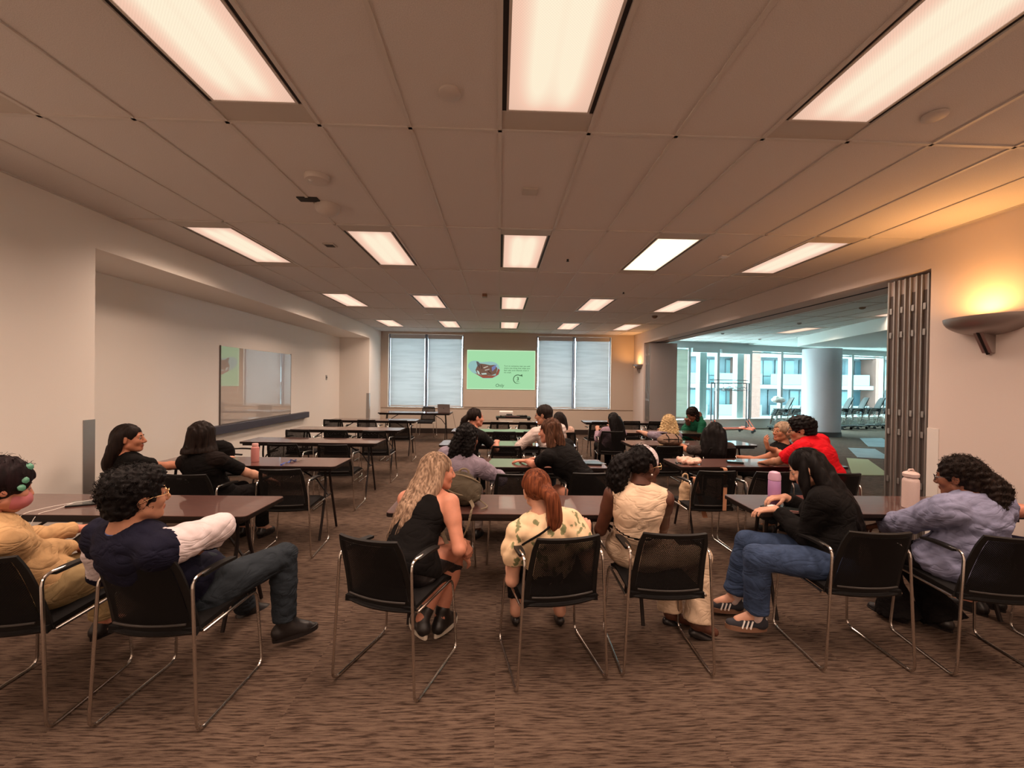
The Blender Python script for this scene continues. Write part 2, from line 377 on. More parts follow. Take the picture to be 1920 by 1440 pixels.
# ceiling lights
M_DIF = diffuser_mat('prismatic_diffuser', .95); M_DIFB = diffuser_mat('bright_diffuser', 1.7, (1, .86, .60), (1, 1, .95))
M_LFR = mat('light_housing', (.50, .44, .38), .5); M_SLOT = mat('air_slot_black', (.015, .01, .01), .6)
def light_proto(name, dif, bright=1.):
    e = empty(name)
    hw, hl = TW/2-.012, TL/2-.012; dw, dl = .208, .595
    for a_, b_ in ((dl, hl), (-hl, -dl)): MB().box(-hw, hw, a_, b_, 0, .02).build('filler_panel', M_LFR, e)
    for a_, b_ in ((-hw, -dw-.012), (dw+.012, hw)): MB().box(a_, b_, -dl, dl, .004, .02).build('air_slot', M_SLOT, e)
    r = MB(); r.box(-dw-.012, -dw, -dl, dl, -.002, .02); r.box(dw, dw+.012, -dl, dl, -.002, .02); r.box(-dw, dw, -dl, -dl+.012, -.002, .02); r.box(-dw, dw, dl-.012, dl, -.002, .02)
    r.build('door_frame', M_BAR, e)
    MB().box(-dw, dw, -dl+.012, dl-.012, .002, .012).build('diffuser', dif, e)
    L = bpy.data.lights.new('lamp', 'AREA'); L.shape = 'RECTANGLE'; L.size = .40; L.size_y = 1.14; L.energy = LAMP_W*bright; L.color = LAMP_COL; L.spread = LAMP_SPREAD
    lo = bpy.data.objects.new('lamp', L); COL.objects.link(lo); lo.parent = e; lo.location = (0, 0, -.004)
    return e
rown = {-3: 'unseen row added behind the camera', -1: 'row nearest the camera', 1: 'second row from the camera', 3: 'third row from the camera', 5: 'row farthest away'}  # the row behind the camera is unseen, added to light the room
coln = {-6: 'leftmost column', -3: 'second column from left', 0: 'centre column', 3: 'second column from right', 6: 'rightmost column'}
lp = None
for j in LROWS:
    for i in LCOLS:
        loc = (GX0+TW*(i+.5), GY0+TL*(j+.5), CZ); br = (i == 3 and j == 1)
        lb = 'recessed light glowing yellowish white, brighter than all the others' if br else 'recessed peach-lit ceiling light, '+rown[j]+', '+coln[i]
        if br: o = light_proto('ceiling_light', M_DIFB, 1.3); o.location = loc; tag(o, lb, 'light', 'recessed lights of the meeting room')
        elif lp is None: lp = light_proto('ceiling_light', M_DIF); lp.location = loc; tag(lp, lb, 'light', 'recessed lights of the meeting room')
        else: dup(lp, loc, 0, lb, 'recessed lights of the meeting room')

# ceiling devices
def ceil_dev(name, x, y, prof, m, label, cat, n=24, extra=None):
    e = empty(name, (x, y, CZ), 0, label, cat)
    MB().lathe([(r, -z) for r, z in prof], n).build('cover', m, e, True)
    if extra: extra(e)
    return e
M_DEV = mat('ceiling_device_plastic', (.56, .50, .45), .5)
def fromceil(px, py): return None
DEV = [('round_ceiling_speaker', -.265, 2.085, .055, 'small round cover plate in ceiling left of the near centre light'),
       ('round_ceiling_speaker', 2.27, 2.13, .055, 'small round cover plate in ceiling right of the near right light')]
for n_, x, y, r, lb in DEV:
    ceil_dev('ceiling_cover_plate', x, y, [(r, 0), (r, .012), (r*.8, .018), (r*.3, .02)], M_DEV, lb, 'cover plate')
def lens(e): MB().lathe([(.018, 0), (.018, -.012), (.008, -.02)], 12, (-.03, -.03, -.03)).build('lens', mat('device_lens', (.7, .68, .65), .2), e, True)
ceil_dev('smoke_detector', -1.31, 3.0, [(.085, 0), (.085, .02), (.078, .034), (.045, .042), (.01, .044)], M_DEV, 'round white wireless unit with small lens on ceiling, nearer of two', 'ceiling device', extra=lens)
ceil_dev('dome_camera', -1.44, 3.5, [(.10, 0), (.10, .02), (.088, .05), (.055, .075), (.015, .085)], M_DEV, 'white domed ceiling unit beside dark vent slot, farther of two', 'ceiling device', extra=lens)
tag(MB().box(-1.62, -1.46, 3.34, 3.42, CZ-.008, CZ).build('vent_slot', M_DARK), 'dark open slot in ceiling behind the domed unit', 'vent')
def sq_dev(x, y, a, m, label, slots=True):
    e = empty('ceiling_grille', (x, y, CZ), 0, label, 'grille'); MB().box(-a, a, -a, a, -.012, .002, .004).build('frame', m, e)
    if slots:
        for k in range(4): MB().box(-a*.75, a*.75, -a*.7+k*a*.38, -a*.7+k*a*.38+a*.16, -.015, -.011).build('slat', M_DARK, e)
    return e
sq_dev(.21, 3.13, .055, M_LFR, 'small square beige grille in ceiling between the centre lights', False)
sq_dev(-1.83, 4.52, .06, M_LFR, 'small dark slatted grille left of second-row light')
sq_dev(2.50, 4.60, .045, M_WHITE, 'small white square sensor right of the brightest light', False)
tag(MB().box(-.30, -.22, 6.85, 6.98, CZ-.05, CZ, .006).build('ceiling_sensor', mat('brown_box', (.20, .09, .04), .5)), 'little brown box hanging from ceiling left of centre lights', 'sensor')
for k, (x, y, lb) in enumerate(((-1.55, 9.1, 'slim white strip vent between third and last rows on the left'), (.22, 9.2, 'slim white strip vent ahead of the farthest centre light'), (2.5, 9.2, 'slim white strip vent between third and last rows on the right'))):
    tag(MB().box(x-.10, x+.10, y-.05, y+.05, CZ-.01, CZ, .003).build('strip_vent', M_WHITE), lb, 'vent')
tag(MB().lathe([(.06, 0), (.055, -.03), (.03, -.05), (.01, -.055)], 16, (3.3, 8.8, CZ)).build('sprinkler_head', mat('bronze_cap', (.14, .08, .04), .4)), 'small dark round sprinkler cap near the right wall ahead', 'sprinkler')
for k, (x, y, lb) in enumerate(((.78, 4.85, 'tiny dark sprinkler dot right of second-row centre light'), (1.95, 6.55, 'tiny dark sprinkler dot ahead of the brightest light'))):
    tag(MB().lathe([(.014, 0), (.012, -.02), (.02, -.025)], 10, (x, y, CZ)).build('sprinkler_head', M_DARK), lb, 'sprinkler')

# metal corner guards
for x, y0, y1, z1, nm in ((XL, NY0-.10, NY0, 1.215, 'nearer left corner guard by the seated dark-haired woman'), (XL, NY1, NY1+.10, 1.215, 'corner guard at the far end of the left niche'), ):
    w = MB(); w.box(x, x+.004, y0, y1, .10, z1); w.box(x-.07, x+.004, (y1 if y0 < 6 else y0-.004), (y1+.004 if y0 < 6 else y0), .10, z1)
    tag(w.build('corner_guard', M_ALU), 'brushed metal '+nm, 'corner guard')
w = MB(); w.box(XR-.004, XR, OY0-.10, OY0, .11, 1.21); w.box(XR-.004, XR+.07, OY0, OY0+.004, .11, 1.21)
tag(w.build('corner_guard', M_WHITE), 'cream corner guard beside the folded partition on the right', 'corner guard')

# whiteboard and the dark tray below it
wb = empty('whiteboard', (NX, 7.66, 1.47), 0, 'glossy glass whiteboard on left wall reflecting the end windows', 'whiteboard')
t_ = NT('whiteboard_glass'); t_.b.inputs['Base Color'].default_value = (.50, .45, .41, 1); t_.b.inputs['Roughness'].default_value = .015; t_.b.inputs['Coat Weight'].default_value = 1; t_.b.inputs['Coat Roughness'].default_value = .02; t_.b.inputs['IOR'].default_value = 2.6
MB().box(.004, .018, -1.08, 1.08, -.61, .61, .002).build('board', t_.m, wb)
f = MB(); f.box(0, .02, -1.09, -1.08, -.62, .62); f.box(0, .02, 1.08, 1.09, -.62, .62); f.build('edge_trim', mat('board_edge', (.10, .08, .07), .4), wb)
tag(MB().box(NX, NX+.10, 6.35, 9.42, .725, .85, .006).build('wall_rail', mat('navy_rail', (.045, .042, .060), .5)), 'long dark slate-blue rail under the whiteboard', 'rail')
sw = empty('wall_switch', (NX, 10.55, 1.62), 0, 'small dark switch plate on left wall beyond the whiteboard', 'switch'); MB().box(0, .012, -.04, .04, -.06, .06, .004).build('plate', M_ALU, sw); MB().box(.012, .018, -.012, .012, -.02, .02).build('toggle', M_DARK, sw)

# folded partition panels at both ends of the opening
M_PAN = mat('partition_vinyl', (.44, .37, .34), .75, bump=.1, bscale=300)
def panels(name, ys, label, facing):
    e = empty(name, (XR+.05, ys[0], 0), 0, label, 'partition')
    for k, y in enumerate(ys):
        yy = y-ys[0]
        p = MB().box(0.0, .74, yy, yy+.085, .02, OZ-.03, .004).build('panel', M_PAN, e)
        a = MB(); a.box(-.022, 0.0, yy+.004, yy+.018, .02, OZ-.03); a.box(-.022, 0.0, yy+.067, yy+.081, .02, OZ-.03); a.build('edge_profile', M_ALU, p)
        MB().box(-.004, .001, yy+.018, yy+.067, .05, OZ-.18).build('seal', mat('rubber_seal', (.07, .055, .05), .7), p)
        for z in (.6, 1.1, 1.3, 2.1, 2.35): MB().box(-.024, -.018, yy+.03, yy+.055, z, z+.06).build('hinge', M_ALU, p)
    return e
panels('folding_partition', [3.86, 3.975, 4.09, 4.205], 'stack of folded grey-brown partition panels at near side of the opening', 1)
panels('folding_partition', [11.25, 11.365, 11.48], 'stack of folded beige partition panels at far end of the opening', -1)

# wall sconces
def sconce(y, z, label, pw, sc=1.):
    e = empty('wall_sconce', (XR, y, z), 0, label, 'wall lamp', 'bowl sconces on the right wall')
    def bowl(u, v):
        a = PI*(u-.5)*1.0 + PI; r = .245*sc*math.sin(v*PI/2)
        return (r*math.cos(a)*1.0, r*1.25*math.sin(a), -.15*sc*math.cos(v*PI/2) )
    mm = mat('sconce_metal', (.34, .29, .27), .38, metal=.6)
    b = MB(); n = 25; m_ = 12
    b.grid(n, m_, lambda u, v: bowl(u, v*.96+.04), -.004); b.build('bowl', mm, e, True)
    MB().prism([(0, -.30*sc), (0, -.03), (-.06*sc, -.075*sc), (-.13*sc, -.10*sc), (-.03, -.30*sc)], -.035*sc, .035*sc, lambda x, yy, zz: (x, zz, yy)).build('bracket', mm, e)
    MB().tube([(-.12*sc, 0, -.115*sc), (-.02, 0, -.31*sc)], .012*sc, 8).build('bracket_rib', M_LEG, e)
    MB().lathe([(.02, 0), (.026, .01), (.026, .03), (.015, .04)], 12, (-.10*sc, 0, -.09*sc)).build('bulb', emis('sconce_bulb', (1, .55, .22), 4.), e, True)
    L = bpy.data.lights.new('lamp', 'AREA'); L.shape = 'DISK'; L.size = .15*sc; L.energy = pw; L.color = (1, .46, .14)
    lo = bpy.data.objects.new('lamp', L); COL.objects.link(lo); lo.parent = e; lo.location = (-.15*sc, 0, -.04); lo.rotation_euler = (PI, -.42, 0)
    return e
sconce(3.33, 2.185, 'large bowl uplight sconce glowing orange on near right wall', 13.)
sconce(11.95, 2.12, 'bowl sconce glowing orange on right wall beside the end windows', 9., .8)

# ---------------------------------------------------------------- the next room
A = math.atan(.27)
rc = empty('ceiling_2', (0, 0, 0)); rc['kind'] = 'structure'; rc['label'] = 'pale tiled ceiling of the room beyond the opening'
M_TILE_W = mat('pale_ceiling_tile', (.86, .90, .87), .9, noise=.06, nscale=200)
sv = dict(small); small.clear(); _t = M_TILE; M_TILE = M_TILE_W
for j in range(1, 8):
    for i in range(9, 20):
        x0 = max(GX0+TW*i*1., XR+.62); x1 = GX0+TW*(i+1); y0 = GY0+TL*j; y1 = y0+TL
        if i in (15,) and j in (3, 5): continue
        if x1 - x0 > .05: tile(x0, x1, y0, y1, rc)
M_TILE = _t
for i in range(10, 20): MB().box(GX0+TW*i-.011, GX0+TW*i+.011, 3.5, 15, CZ-.004, CZ+.004).build('grid_bar', M_BAR, rc)
for j in range(1, 9): MB().box(XR+.62, 10.2, GY0+TL*j-.011, GY0+TL*j+.011, CZ-.004, CZ+.004).build('grid_bar', M_BAR, rc)
for j, nm in ((3, 'nearer'), (5, 'farther')): dup(lp, (GX0+TW*15.5, GY0+TL*(j+.5), CZ), 0, nm+' recessed light in the ceiling of the room beyond', 'recessed lights of the next room')
for k, (x, y, r_, lb) in enumerate(((6.6, 7.4, .05, 'brown round smoke detector on next room ceiling'), (6.9, 9.4, .045, 'grey round cap on next room ceiling, near the lights'), (6.3, 11.6, .045, 'grey round cap on next room ceiling, toward the windows'), (8.2, 12.9, .045, 'grey round cap on next room ceiling beside the bulkhead'))):
    tag(MB().lathe([(r_, 0), (r_, -.02), (r_*.5, -.035)], 14, (x, y, CZ)).build('smoke_detector', mat('cap_brown', (.22, .15, .09), .5) if k == 0 else mat('cap_grey', (.35, .33, .30), .5)), lb, 'detector')
M_WALL2 = mat('pale_green_wall', (.84, .89, .85), .8)
# bulkhead running beside the column
w = MB(); w.prism([(8.95, 12.25), (7.75, 7.6), (7.0, 3.4), (16, 3.4), (16, 12.25)], 2.75, CZ+.04); st('trim_4', w, M_WALL2)['label'] = 'pale dropped bulkhead over the round column'
st('ceiling_3', MB().prism([(8.9, 12.25), (RX, 12.25), (RX, 17.4), (8.9, 14.7)], CZ-.02, CZ+.03), M_WALL2)['label'] = 'plain ceiling between bulkhead and glazed wall'
# outer limits of that room
st('wall_next_room_side', MB().box(RX, RX+.2, 3, 18.2, 0, CZ+.1), M_WALL2); st('wall_next_room_near', MB().box(XR+.62, RX, 2.0, 2.2, 0, CZ+.1), M_WALL2)
# glazed wall
g = empty('window_3', (0, 0, 0)); g['kind'] = 'structure'; g['label'] = 'long glazed wall of the next room'
def W3(x, off, z): return (x, wy(x)+off, z)
def wbox(mb, x0, x1, o0, o1, z0, z1):
    p = [W3(x0, o0, z0), W3(x1, o0, z0), W3(x1, o1, z0), W3(x0, o1, z0)]; q = [(a, b, z1) for a, b, c in p]
    mb.add(p+q, [(3, 2, 1, 0), (4, 5, 6, 7), (0, 1, 5, 4), (1, 2, 6, 5), (2, 3, 7, 6), (3, 0, 4, 7)])
b = MB(); wbox(b, 4.4, RX, -.02, .28, 0, .33); b.build('sill_wall', M_WALL2, g)
b = MB(); wbox(b, 4.4, RX, -.10, .12, .33, .37); b.build('sill_ledge', M_WHITE, g)
b = MB(); wbox(b, 4.4, RX, -.02, .12, 2.80, CZ+.1); b.build('head_panel', M_GREYFR, g)
MUL = [4.75, 6.45, 7.62, 9.0, 10.4, 11.9, 13.9, 15.6, 17.3]
for x in MUL:
    b = MB(); wbox(b, x-.05, x+.05, -.06, .12, .37, 2.8); b.build('mullion', M_GREYFR, g)
for x0, x1 in zip([4.4]+MUL, MUL+[RX]):
    b = MB(); wbox(b, x0, x1, .03, .04, .37, 2.8); b.build('pane', M_GLASS2, g)
b = MB(); wbox(b, 4.4, RX, -.02, .10, 2.72, 2.76); b.build('transom', M_GREYFR, g)
# white concrete piers just outside the glass
for x in (9.75-.75, 7.5-.1, 13.65):
    b = MB(); wbox(b, x-.30, x-.02, .35, .65, -3, 4.5); tag(b.build('outer_pier', mat('white_concrete', (.22, .235, .23), .8)), {9.0: 'white outer pier seen left of the round column', 7.4: 'white outer pier behind the coat rack', 13.65: 'white outer pier behind the stacked chairs'}[round(x, 2)], 'pier')
b = MB(); wbox(b, 4.95, 6.35, -.14, -.13, .45, 2.72)
bl = empty('roller_blind', (0, 0, 0), 0, 'lowered cream roller blind in next room left of the coat rack', 'blind'); b.build('blind_fabric', M_BLIND2, bl)
b = MB(); wbox(b, 4.95, 6.35, -.15, -.12, .41, .45); b.build('hem_bar', M_WHITE, bl)
for x0, x1, lb in ((6.5, 7.58, 'rolled-up blind cassette above the window behind coat rack'), (7.68, 8.95, 'rolled-up blind cassette above the window left of column')):
    b = MB(); wbox(b, x0, x1, -.2, -.08, 2.66, 2.80); tag(b.build('blind_cassette', mat('cassette_grey', (.45, .50, .50), .5)), lb, 'blind')
# column
c = empty('round_column', (10.3, 13.0, 0), 0, 'thick round grey-white column with dark base in the next room', 'column')
MB().lathe([(.52, .14), (.52, 2.75)], 40).build('shaft', mat('column_plaster', (.50, .49, .51), .7, bump=.05), c, True)
MB().lathe([(.535, 0), (.535, .14), (.525, .145)], 40).build('base_ring', M_BASE, c, True)

# ---------------------------------------------------------------- building across the street
EY = 40.
bd = empty('apartment_building', (20, EY, -8), 0, 'glass and brick apartment block across the street with balconies', 'building')
M_FAC = mat('facade_panel', (.050, .074, .086), .8); M_SLAB = mat('balcony_slab', (.10, .125, .13), .8); M_FW = mat('facade_glass', (.017, .037, .048), .4, spec=.2); M_FWL = mat('facade_curtain', (.07, .12, .13), .5, spec=.2)
M_BR = mat('brick', (.080, .035, .027), .9, noise=.2, nscale=6); M_BG = mat('balcony_glass', (.032, .066, .072), .4); M_MUL = mat('facade_mullion', (.016, .024, .032), .6)
BX0, BX1 = 10., 62.
MB().box(BX0-20, BX1-20, 0, 3, 0, 28).build('facade', M_FAC, bd)
fz = [-4.45+8, -1.5+8, 1.45+8, 4.4+8, 7.3+8]
for z in fz: MB().box(BX0-20, BX1-20, -1.5, 0, z-.25, z+.12).build('floor_slab', M_SLAB, bd)
rr = random.Random(3)
for z in fz[:-1]:
    x = BX0
    while x < BX1-2:
        wd = rr.choice((1.5, 1.9, 2.3)); h = 2.35; X = x-20
        f = MB().box(X, X+wd, -.06, .02, z+.15, z+.15+h).build('window', M_FW if rr.random() < .45 else M_FWL, bd)
        m_ = MB(); m_.box(X, X+.07, -.12, -.05, z+.15, z+.15+h); m_.box(X+wd/2, X+wd/2+.07, -.12, -.05, z+.15, z+.15+h); m_.box(X, X+wd, -.12, -.05, z+.12+h, z+.22+h); m_.box(X, X+wd, -.12, -.05, z+.95, z+1.0); m_.build('window_frame', M_MUL, f)
        x += wd + rr.choice((.25, .5, .9))
    for k in range(10):
        x = BX0-20+k*5.2
        MB().box(x, x+4.4, -1.5, -1.46, z+.15, z+1.15).build('balcony_rail', M_BG, bd)
for x, wd in ((22.5, 2.0), (35.6, .9)):
    MB().box(x-20, x-20+wd, -1.7, 0, 0, 19).build('brick_pier', M_BR, bd)
for x in (13.0, 30.5, 41, 50): MB().box(x-20, x-20+.8, -1.6, 0, 0, 19).build('white_pier', M_SLAB, bd)
tag(MB().box(-60, 120, 18.6, 90, -8.2, -8).build('street', mat('street_paving', (.30, .31, .31), .9)), 'pale street far below the windows', 'street', kind='structure')

# ---------------------------------------------------------------- chairs
def fillet(pts, r=.05, n=4):
    P = [Vector(p) for p in pts]; out = [P[0]]
    for i in range(1, len(P)-1):
        a = (P[i-1]-P[i]); b = (P[i+1]-P[i]); d = min(r, a.length*.45, b.length*.45); a = P[i]+a.normalized()*d; b = P[i]+b.normalized()*d
        for k in range(n+1):
            t = k/n; out.append(a*(1-t)**2 + P[i]*2*t*(1-t) + b*t*t)
    out.append(P[-1]); return out
def back_pt(u, v):          # u -1..1, v 0..1 (bottom to top)
    w = .208 - .026*v - .012*max(0, v-.85)/.15*abs(u)
    z = .425 + .385*v
    y = -.165 - .075*v - .045*v*v - .035*(1-u*u) + .02*(1-v)**2*0
    if v > .9: z -= .012*(1-abs(u)**3)*0
    return Vector((u*w, y, z))
def make_chair():
    e = empty('sled_chair')
    # padded seat
    def seat(u, v):
        x = (u*2-1); yy = -.19+.44*v; w = .205*(1-.02*v)
        ed = max(abs(x), abs(v*2-1)); rnd_ = .014*(1-max(0, (ed-.8)/.2)**2)
        z = .452 + rnd_ - (.035*max(0, (v-.72)/.28)**2) - .008*(1-x*x)*(1-v)
        return (x*w, yy, z)
    MB().grid(13, 11, seat, .034).build('seat', M_SEAT, e, True)
    # back frame: a rim around the mesh
    def rim(u0, u1, v0, v1, nu, nv, nm):
        return MB().grid(nu, nv, lambda a, b: back_pt(u0+(u1-u0)*a, v0+(v1-v0)*b), .016)
    f = MB()
    for u0, u1, v0, v1, nu, nv in ((-1, -.86, .0, 1, 3, 12), (.86, 1, 0, 1, 3, 12), (-.86, .86, .94, 1, 13, 2), (-.86, .86, 0, .14, 13, 3)):
        f.grid(nu, nv, lambda a, b: back_pt(u0+(u1-u0)*a, v0+(v1-v0)*b), .014)
    # moulded lip where the back turns into the seat
    f.grid(13, 4, lambda a, b: Vector(((a*2-1)*.20, -.185-.035*(1-(a*2-1)**2)+.055*b, .43+.02*math.sin(b*PI/2))), .012)
    fr = f.build('back_frame', M_BLACK, e, True)
    g = MB().tube([back_pt(-.82+1.64*k/12, .135)+Vector((0, -.016, 0)) for k in range(13)], .005, 6)
    g.build('moulded_ridge', mat('black_plastic_sheen', (.05, .045, .042), .3), fr, True)
    MB().grid(17, 12, lambda a, b: back_pt(-.86+1.72*a, .14+.80*b)+Vector((0, -.004, 0)), .003).build('mesh_panel', M_MESH, fr, True)
    for s in (-1, 1):
        pts = fillet([(s*.214, -.06, .686), (s*.214, -.225, .70), (s*.247, -.235, .009), (s*.245, .235, .009), (s*.222, .215, .425), (s*.222, -.17, .425)], .05)
        MB().tube(pts, .0075, 8).build('side_frame', M_CHROME, e, True)
        a = MB(); a.grid(5, 10, lambda u, v: (s*.214+(u-.5)*.042*(1-.25*(2*v-1)**4), -.175+.215*v, .696+.006*math.sin(v*PI)-.010*v), .014)
        a.build('armrest', M_BLACK, e, True)
    for y in (.19, -.15): MB().tube([(-.222, y, .418), (.222, y, .418)], .007, 8).build('cross_bar', M_CHROME, e, True)
    return e
chair0 = None
def chair(x, y, rz, label, group=None):
    """x, y: chair centre on the floor; rz: degrees"""
    global chair0
    if chair0 is None:
        chair0 = make_chair(); chair0.location = (x, y, 0); chair0.rotation_euler = (0, 0, math.radians(rz)); tag(chair0, label, 'chair', group); return chair0
    return dup(chair0, (x, y, 0), math.radians(rz), label, group)

# ---------------------------------------------------------------- folding tables
def make_table(w=1.83, d=.457, name='seminar_table'):
    e = empty(name)
    hw, hd = w/2, d/2; r = .03
    def rr(hw, hd, r=.03):
        p = []
        for cx, cy, a0 in ((hw-r, hd-r, 0), (-hw+r, hd-r, 90), (-hw+r, -hd+r, 180), (hw-r, -hd+r, 270)):
            for k in range(5): a = math.radians(a0+22.5*k); p.append((cx+r*math.cos(a), cy+r*math.sin(a)))
        return p
    t = MB().prism(rr(hw-.002, hd-.002), .722, .742); t.build('table_top', M_LAM, e)
    MB().prism(rr(hw, hd), .716, .7385).build('edge_band', M_EDGE, e)
    a = MB()
    a.box(-hw+.04, hw-.04, -hd+.02, -hd+.04, .69, .716); a.box(-hw+.04, hw-.04, hd-.04, hd-.02, .69, .716); a.box(-hw+.04, -hw+.06, -hd+.04, hd-.04, .69, .716); a.box(hw-.06, hw-.04, -hd+.04, hd-.04, .69, .716)
    a.build('apron', M_LEG, e)
    for s in (-1, 1):
        X = s*(hw-.17)
        MB().tube([(X, -hd+.05, .695), (X, hd-.05, .695)], .012, 8).build('pivot_rail', M_LEG, e)
        for q in (-1, 1):
            MB().tube(fillet([(X, q*.05, .69), (X+s*.015, q*.055, .52), (X+s*.02, q*.14, .22), (X+s*.02, q*.205, .012)], .12, 5), .0125, 8).build('leg', M_LEG, e, True)
        MB().tube([(X+s*.016, -.07, .40), (X+s*.016, .07, .40)], .009, 6).build('leg_brace', M_LEG, e)
        MB().tube([(X+s*.016, 0, .40), (X-s*.10, 0, .56), (X-s*.34, 0, .705)], .009, 6).build('folding_stay', M_LEG, e)
    return e
TC = {}
tnames = ['the nearest row', 'the second row', 'the third row', 'the fourth row', 'the fifth row']
TY = [2.885, 4.33, 5.76, 7.22, 8.86]
TXC = {'left': [-2.46, -2.50, -2.53, -2.57, -2.62], 'middle': [.20, .19, .13, .12, .12], 'right': [2.66, 2.78, 2.70, 2.75, 2.74]}
TYD = {'left': [-.04, 0, .07, .03, .03], 'middle': [.01, .02, -.05, -.04, -.05], 'right': [.04, .13, .14, .04, .12]}
TXC['right'][2] = 2.72
table0 = make_table()
first = True
for side in ('left', 'middle', 'right'):
    for k in range(5):
        lb = 'brown folding seminar table, %s side, %s' % (side, tnames[k]) if side != 'middle' else 'brown folding seminar table in the middle block, %s' % tnames[k]
        loc = (TXC[side][k], TY[k]+TYD[side][k], 0); rz = math.radians({('right', 2): 3.0, ('left', 2): -1.5, ('right', 1): 2.0}.get((side, k), -1))
        if side == 'right' and k == 3: loc = (2.75, 7.24, 0)
        if first: table0.location = loc; table0.rotation_euler = (0, 0, rz); tag(table0, lb, 'table', 'folding seminar tables in rows'); first = False; o = table0
        else: o = dup(table0, loc, rz, lb, 'folding seminar tables in rows')
        TC[side, k] = o
t6 = make_table(1.86, .60, 'presenter_table'); t6.location = (-2.17, 11.02, 0); tag(t6, 'long folding table by the end wall holding the laptop', 'table')

# every chair the photograph shows; (x, y, degrees, label)
CH = [
 (-2.26, 2.13, 3, 'black mesh chair at the left edge under the person in the tan shirt'),
 (-1.56, 2.13, -3, 'black mesh chair under the person in the navy vest'),
 (-.545, 2.34, -20, 'black mesh chair turned right under the woman in the black tank top'),
 (.31, 2.375, 11, 'black mesh chair under the woman in the floral blouse'),
 (.94, 2.435, -1, 'black mesh chair behind the woman with the white headband'),
 (2.08, 2.46, -2, 'black mesh chair under the woman in jeans and black sweater'),
 (2.80, 2.38, -9, 'black mesh chair under the woman in the light blue shirt'),
 (3.62, 2.38, -6, 'black mesh chair at the right edge, mostly out of frame'),
 (-1.90, 3.92, 4, 'empty black mesh chair at second-row left table near the aisle'),
 (-3.02, 3.72, -5, 'black mesh chair under the dark-haired girl by the left wall'),
 (-2.52, 3.70, 0, 'black mesh chair under the woman with the short dark bob'),
 (-2.58, 5.30, 2, 'empty black mesh chair at third-row left table, middle seat'),
 (-1.98, 5.28, 2, 'empty black mesh chair at third-row left table, aisle seat'),
 (-3.13, 5.22, -75, 'black mesh chair turned sideways near the left wall, third row'),
 (-3.06, 6.68, 1, 'empty black mesh chair at fourth-row left table, wall seat'),
 (-2.49, 6.70, 0, 'empty black mesh chair at fourth-row left table, middle seat'),
 (-1.90, 6.66, 1, 'empty black mesh chair at fourth-row left table, aisle seat'),
 (-3.19, 8.36, 0, 'empty black mesh chair at fifth-row left table, wall seat'),
 (-2.55, 8.36, 1, 'empty black mesh chair at fifth-row left table, middle seat'),
 (-1.93, 8.33, 0, 'empty black mesh chair at fifth-row left table, aisle seat'),
 (-2.02, 11.72, 178, 'black chair behind the laptop table by the end wall'),
 (-.45, 3.72, 6, 'black mesh chair under the woman with long black curls'),
 (.16, 3.80, 0, 'empty black mesh chair at second-row middle table'),
 (.80, 3.86, 3, 'black mesh chair under the woman in the black T-shirt leaning left'),
 (-.46, 5.22, 4, 'black mesh chair under the ponytailed woman in the middle block'),
 (.10, 5.30, 0, 'empty black mesh chair at third-row middle table'),
 (.66, 5.24, 0, 'black mesh chair under the man in the white shirt'),
 (.09, 6.72, 0, 'empty black mesh chair at fourth-row middle table, left seat'),
 (.56, 6.76, 0, 'empty black mesh chair at fourth-row middle table, right seat'),
 (1.02, 6.70, 0, 'black mesh chair under the woman hidden behind the man in white'),
 (.02, 8.22, 0, 'empty black mesh chair at fifth-row middle table, left seat'),
 (.56, 8.24, 0, 'empty black mesh chair at fifth-row middle table, right seat'),
 (1.98, 3.98, 1, 'black mesh chair with bag straps at second-row right table'),
 (2.50, 3.96, 0, 'empty black mesh chair at second-row right table, middle seat'),
 (3.10, 3.92, -2, 'black mesh chair under the man in the red shirt'),
 (2.12, 5.40, 4, 'empty black mesh chair at third-row right table, left seat'),
 (2.74, 5.30, 4, 'black mesh chair under the woman in the dark grey T-shirt'),
 (3.45, 5.18, 40, 'black mesh chair under the laughing grey-haired woman'),
 (1.86, 6.90, -6, 'black mesh chair under the girl with very long black hair'),
 (2.68, 6.78, 0, 'black mesh chair under the woman with blond curls'),
 (3.45, 7.75, 150, 'black chair under the person in green, turned toward the camera'),
 (2.00, 8.46, 2, 'empty black mesh chair at fifth-row right table, left seat'),
 (2.72, 8.70, 0, 'empty black mesh chair at fifth-row right table, middle seat'),
 (3.25, 8.70, 0, 'empty black mesh chair at fifth-row right table, right seat'),
]
for x, y, rz, lb in CH: chair(x, y, rz, lb, 'black mesh sled chairs at the tables')

# stacked chairs on dollies in the next room
stn = ['left of the round column', 'half hidden left of the column', 'first right of the column', 'second right of the column', 'third right of the column', 'fourth right of the column, cut by the partition']
SX = [9.8, 10.5, 12.54, 13.3, 14.13, 15.0]
lv = ['lowest', 'second', 'third', 'fourth', 'top']
def make_stack_chair():
    e = empty('stacking_chair')
    s = MB().grid(7, 6, lambda u, v: ((u-.5)*.44, -.2+.42*v, .44-.02*(2*v-1)**2), .03).build('seat', M_SEAT, e, True)
    MB().grid(9, 7, lambda a, b: (lambda p: (p.x*1.0, p.y-.03*b, .52+(p.z-.425)*.80))(back_pt(a*2-1, b)), .018).build('backrest', M_BLACK, e, True)
    for q in (-1, 1): MB().tube(fillet([(q*.21, -.24, .60), (q*.215, -.18, .40), (q*.245, -.24, .01), (q*.245, .22, .01), (q*.225, .18, .42), (q*.21, -.1, .42)], .04, 2), .009, 6).build('side_frame', M_CHROME, e, True)
    return e
sc0 = None
